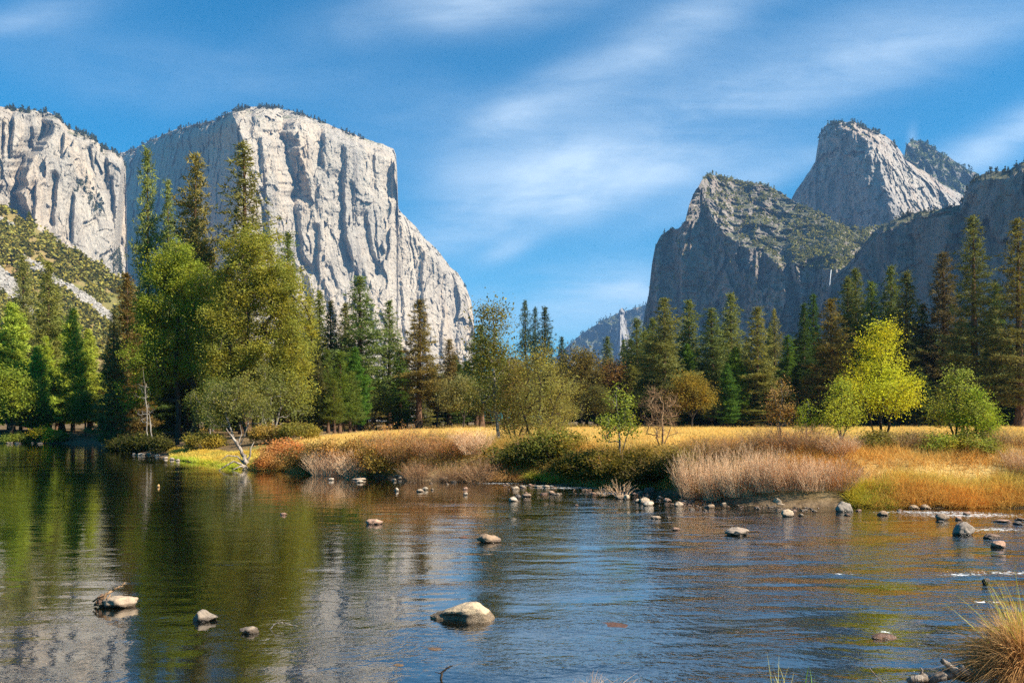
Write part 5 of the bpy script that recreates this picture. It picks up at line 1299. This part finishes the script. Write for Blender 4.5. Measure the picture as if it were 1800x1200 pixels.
# shoreline pebbles
shore = [(470, 828), (540, 833), (600, 839), (700, 845), (850, 850), (960, 854), (1040, 858), (1100, 864), (1200, 878), (1240, 884), (1300, 891), (1400, 892), (1470, 893)]
sp_ = np.array(shore, float)
for k in range(210):
    u = rt.random(); px = rt.choice([rt.uniform(560, 1480), rt.uniform(880, 1240), rt.uniform(1190, 1440)])
    py = float(np.interp(px, sp_[:, 0], sp_[:, 1])) + rt.gauss(0, 2) + (abs(rt.gauss(0, 7)) if 850 < px < 1250 else 0)
    c_ = rt.choice([TN_, PKc, GY_, BRc, (1.1, 1.05, 1)])
    q_ = 2.6 + rt.expovariate(1 / 3.6); stone(px, py, q_, q_ * rt.uniform(.2, .42), c_, 'small stone among the many scattered along the foot of the far bank', None, 'shore_pebble', 'small stones along the foot of the far bank', sub=.8)
for k, (px, py, wd_, hp) in enumerate([(248, 800, 16, 5), (262, 799, 10, 4), (276, 802, 13, 4), (290, 806, 9, 4), (302, 808, 11, 4), (312, 810, 9, 4), (236, 799, 9, 3)]):
    stone(px, py, wd_, hp, (1, 1, 1.02), 'pale stone in the short row at the waterline of the shaded point', None, 'shore_pebble', 'pale stones in a row below the shaded point', sub=.8)
for k in range(26):
    px = rt.uniform(-20, 230); stone(px, 778 + rt.uniform(-.4, 1.6), rt.uniform(5, 12), rt.uniform(1.5, 3), rt.choice([GY_, TN_]), 'small grey stone along the far waterline at the left', None, 'shore_pebble', 'small stones along the far left waterline', sub=.8)

# ------------------------------------------------------------------ driftwood and snags
def limb(name, pts, radii, mat, label, cat, loc=(0, 0, 0), rough=.08, parts=()):
    rng = np.random.default_rng(len(label))
    P = np.array(pts, float); n = 5 * (len(P) - 1) + 1
    tt = np.linspace(0, len(P) - 1, n); path = np.stack([np.interp(tt, range(len(P)), P[:, k]) for k in range(3)], 1)
    path[1:-1] += rng.normal(size=(n - 2, 3)) * np.interp(tt[1:-1], range(len(P)), radii)[:, None] * .35
    V, Fc = sweep(path, np.interp(tt, range(len(P)), radii), 8, rng, rough)
    o = link(name, pyd(name, V, Fc, mat), None, loc)
    if label: tag(o, label, cat)
    for (pn, pp_, pr) in parts:
        P = np.array(pp_, float); n = 4 * (len(P) - 1) + 1; tt = np.linspace(0, len(P) - 1, n)
        path = np.stack([np.interp(tt, range(len(P)), P[:, k]) for k in range(3)], 1)
        V, Fc = sweep(path, np.interp(tt, range(len(P)), pr), 6, rng, rough)
        link(pn, pyd(pn, V, Fc, mat), o)
    return o
# dead snag at the point: Y ~ 46, 1px = .031 m
w0 = water_at(424, 826); zg = .02
limb('dead_snag', [(.1, 0, -.1), (.15, 0, .35), (.0, .1, .9), (-.5, .1, 1.6), (-.9, .1, 2.2)], [.16, .13, .10, .06, .02], M_wood, 'grey leaning dead snag with claw-like roots at the point\'s waterline', 'dead tree',
     (w0.x, w0.y + .2, zg), parts=[('root', [(.1, 0, .2), (-.4, -.2, .45), (-.9, -.3, .15), (-1.2, -.3, -.05)], [.06, .05, .035, .02]), ('root', [(.1, 0, .3), (-.3, .1, .7), (-.8, .0, .75), (-1.1, -.1, .5)], [.05, .04, .03, .015]),
                                   ('root', [(.1, 0, .1), (.0, -.3, .2), (-.4, -.5, .0)], [.06, .04, .02]), ('branch', [(.12, 0, .3), (.4, 0, .7), (.45, 0, 1.15), (.6, .1, 1.5)], [.07, .05, .03, .012]),
                                   ('branch', [(-.3, .1, 1.3), (-.1, .2, 1.9), (-.2, .2, 2.4)], [.04, .025, .01])])
limb('driftwood_branch', [(-.6, 0, .1), (0, 0, .06), (.5, 0, .1), (.9, 0, .05)], [.02, .035, .03, .012], M_wood, 'pale forked branch lying at the foot of the orange willow', 'driftwood', tuple(water_at(700, 842) + Vector((.4, .3, .05))),
     parts=[('twig', [(-.1, 0, .08), (-.5, 0, .35), (-.7, 0, .42)], [.02, .015, .008])])
w0 = water_at(495, 1106)
limb('driftwood_twig', [(-.16, 0, -.02), (-.10, .02, .06), (.0, .03, .085), (.12, .02, .05), (.2, 0, .045)], [.004, .008, .008, .006, .003], M_barkp, 'pale curved twig sticking out of the near left water', 'twig', tuple(w0))
w0 = water_at(778, 1192)
limb('driftwood_twig', [(-.03, 0, -.03), (-.01, 0, .05), (.05, .02, .10), (.10, .03, .125)], [.012, .012, .010, .006], M_barkd, 'black twig poking out of the water at the bottom centre', 'twig', tuple(w0),
     parts=[('twig', [(-.01, 0, .05), (-.08, 0, .065)], [.006, .003])])
w0 = water_at(190, 1066)
limb('driftwood_branch', [(-.2, -.02, .0), (-.08, -.05, .10), (.05, -.02, .21), (.17, 0, .27), (.22, 0, .31)], [.02, .022, .018, .012, .005], M_twigd, 'brown driftwood branch lodged on the smooth tan stone', 'driftwood', tuple(w0 + Vector((0, .05, .02))),
     parts=[('twig', [(-.15, -.06, .0), (-.02, -.1, .04), (.05, -.08, .16)], [.012, .014, .006]), ('twig', [(-.22, -.03, .05), (-.12, -.07, .12), (.0, -.04, .17)], [.012, .014, .006])])
# sticks on the stone in the shallows
tw = thicket(55, .25, .45, 26, 0, fan=1.0, r=.004)
for (a, b, s_, lb) in [(1092, 874, 1.6, 'dry twigs sprouting from the brown stone in the shallows'), (1062, 874, .9, 'few dry twigs standing in the shallows left of the brown stone'), (1130, 852, .01, '')]:
    if not lb: continue
    w0 = water_at(a, b); place('dry_twigs', (tw[0],), (w0.x, w0.y, .05), (s_,) * 3, 0, OL, lb, 'twigs', None, ('stem',))

# near bank: big straw tussock, driftwood, thin blades (Y ~ 7.5, 1 px = 5 mm)
def big_tussock():
    rng = np.random.default_rng(91); parts = []; tints = []
    def add(n, R, L, wd, spread, droop, zoff=0., bias=(0, 0, 0), t0=0., t1=1.):
        a = rng.random(n) * 6.283; q = rng.random(n) ** .5
        b = np.stack([np.cos(a) * q * R, np.sin(a) * q * R, zoff + .12 * (1 - q)], 1)
        d_ = np.stack([np.cos(a) * q * spread, np.sin(a) * q * spread, np.ones(n)], 1) + rng.normal(size=(n, 3)) * .28 + np.array(bias)
        V, Fc, tn = blades(b, d_, L * (.45 + .75 * rng.random(n)), wd * (.6 + .8 * rng.random(n)), droop * (.2 + 1.1 * rng.random(n)), rng, 6)
        parts.append((V, Fc)); tints.append(t0 + tn * (t1 - t0))
    add(5200, .30, .62, .0060, 1.35, .95, t0=.1, t1=.9)
    add(2600, .36, .85, .0055, 1.5, 1.35, t0=.0, t1=.7)
    add(1400, .22, .60, .0065, .8, .5, .08, t0=.5, t1=1.)
    V, Fc = join(parts)
    st = make_mesh('straw', V, Fc, M_blade, np.concatenate(tints))
    parts.clear(); tints.clear()
    add(90, .12, .80, .0075, .45, .25, .1, (-.12, 0, .3), .4, 1.)
    add(24, .25, .9, .006, 1.2, .35, .1, (-.2, 0, .1), .4, 1.)
    V, Fc = join(parts)
    return st, make_mesh('green_blades', V, Fc, M_blade, np.concatenate(tints))
st, gb = big_tussock()
Yt = 7.6; xt = (1805 - CX) / F * Yt
bt = root('grass_tussock', (xt, Yt, gz(xt, Yt) - .02)); tag(bt, 'large shaggy straw-coloured tussock in the near right corner', 'grass tussock')
print('tussock ground z', gz(xt, Yt), 'wanted', CZ + (HY - 1205) / F * Yt)
bt.scale = (.64, .64, 1.05)
a_ = link('straw', st, bt); a_.color = (.52, .33, .15, 1)
b_ = link('green_blades', gb, bt); b_.color = (.50, .50, .10, 1)
BT = bt
w0 = at(1665, 1180, 7.6)
limb('driftwood_log', [(-.35, 0, -.04), (-.1, 0, .0), (.12, .02, .02), (.3, .05, .0)], [.03, .045, .05, .04], M_wood, 'weathered driftwood log lodged beside the near tussock', 'driftwood', (w0.x, w0.y, w0.z - .05),
     parts=[('branch', [(.12, 0, .02), (.02, -.02, .10), (-.06, -.02, .16)], [.035, .03, .022]), ('branch', [(.2, 0, .02), (.12, -.05, .07), (.1, -.06, .12)], [.03, .025, .015])])
w0 = at(1618, 1196, 7.6)
limb('driftwood_stick', [(0, 0, -.1), (.0, 0, .03), (.015, 0, .09), (0, 0, .12)], [.014, .013, .010, .005], M_wood, 'upright forked stick at the bottom left of the near driftwood', 'driftwood', (w0.x, w0.y, w0.z),
     parts=[('twig', [(0, 0, .04), (.03, 0, .07)], [.008, .004])])
for (a, b, pts_, rr_, lb) in [(1560, 1200, [(0, 0, -.05), (-.10, 0, .06), (-.165, 0, .14)], [.004, .004, .003], 'long thin dead stem leaning left at the bottom right')]:
    w0 = at(a, b, 7.7); limb('dry_grass_stalk', pts_, rr_, M_wood, lb, 'twig', (w0.x, w0.y, w0.z))
def sprig(px, py, Y_, n, L, spread, color, label, seed, wd=.005, droop=.3):
    rng = np.random.default_rng(seed); w_ = at(px, py, Y_)
    b = rng.normal(size=(n, 3)) * np.array([.03, .03, 0]); d_ = np.stack([rng.normal(size=n) * spread, rng.normal(size=n) * spread, np.ones(n)], 1)
    V, Fc, tn = blades(b, d_, L * (.5 + .6 * rng.random(n)), wd, droop * rng.random(n), rng, 5)
    z = min(w_.z, gz(w_.x, w_.y)); o = link('grass_sprig', make_mesh('sprig', V, Fc, M_blade, tn), None, (w_.x, w_.y, w_.z - .1)); o.color = (*color, 1); tag(o, label, 'grass')
sprig(1372, 1200, 7.5, 12, .36, .35, (.55, .55, .22), 'few pale thin grass blades at the bottom right of centre', 1)
sprig(1432, 1200, 7.5, 3, .24, .1, (.22, .42, .06), 'short bright green blade at the bottom right of centre', 2, .008)
# matted dry grass at the bottom centre
rng = np.random.default_rng(92); n = 1500
cx_, cy_ = at(1055, 1196, 8.2).x, 8.0
b = np.stack([cx_ + rng.normal(size=n) * .28, cy_ - .25 + rng.normal(size=n) * .16, np.zeros(n)], 1); b[:, 2] = .01 + .10 * np.exp(-((b[:, 0] - cx_) / .4) ** 2) * rng.random(n)
d_ = rng.normal(size=(n, 3)); d_[:, 2] = np.abs(d_[:, 2]) * .28
V, Fc, tn = blades(b, d_, .14 + .2 * rng.random(n), .0035, .1, rng, 3)
o = link('matted_grass', make_mesh('matted_grass', V, Fc, M_blade, tn)); o.color = (.42, .32, .25, 1); tag(o, 'flattened dry grass lying on the water at the bottom centre', 'grass', kind='stuff')

# ------------------------------------------------------------------ air
m = bpy.data.materials.new('haze'); m.use_nodes = True; m.node_tree.nodes.clear(); t = NT(m.node_tree)
out = t.node('ShaderNodeOutputMaterial'); pv = t.node('ShaderNodeVolumePrincipled')
pv.inputs['Color'].default_value = (.25, .51, .96, 1); pv.inputs['Density'].default_value = 6.5e-5; pv.inputs['Anisotropy'].default_value = .1
t.link(pv.outputs[0], out.inputs['Volume'])
zt = 1450.0
bx = np.array([[x, y, z] for x in (-9300, 9300) for y in (-700, 12600) for z in (-4, zt)], float)
o = link('haze', make_mesh('haze', bx, bf, m)); tag(o, 'pale blue haze hanging in the valley air', 'haze', kind='stuff')
print('tris', sum(len(ob.data.polygons) for ob in bpy.data.objects if ob.type == 'MESH'), 'objs', len(bpy.data.objects))
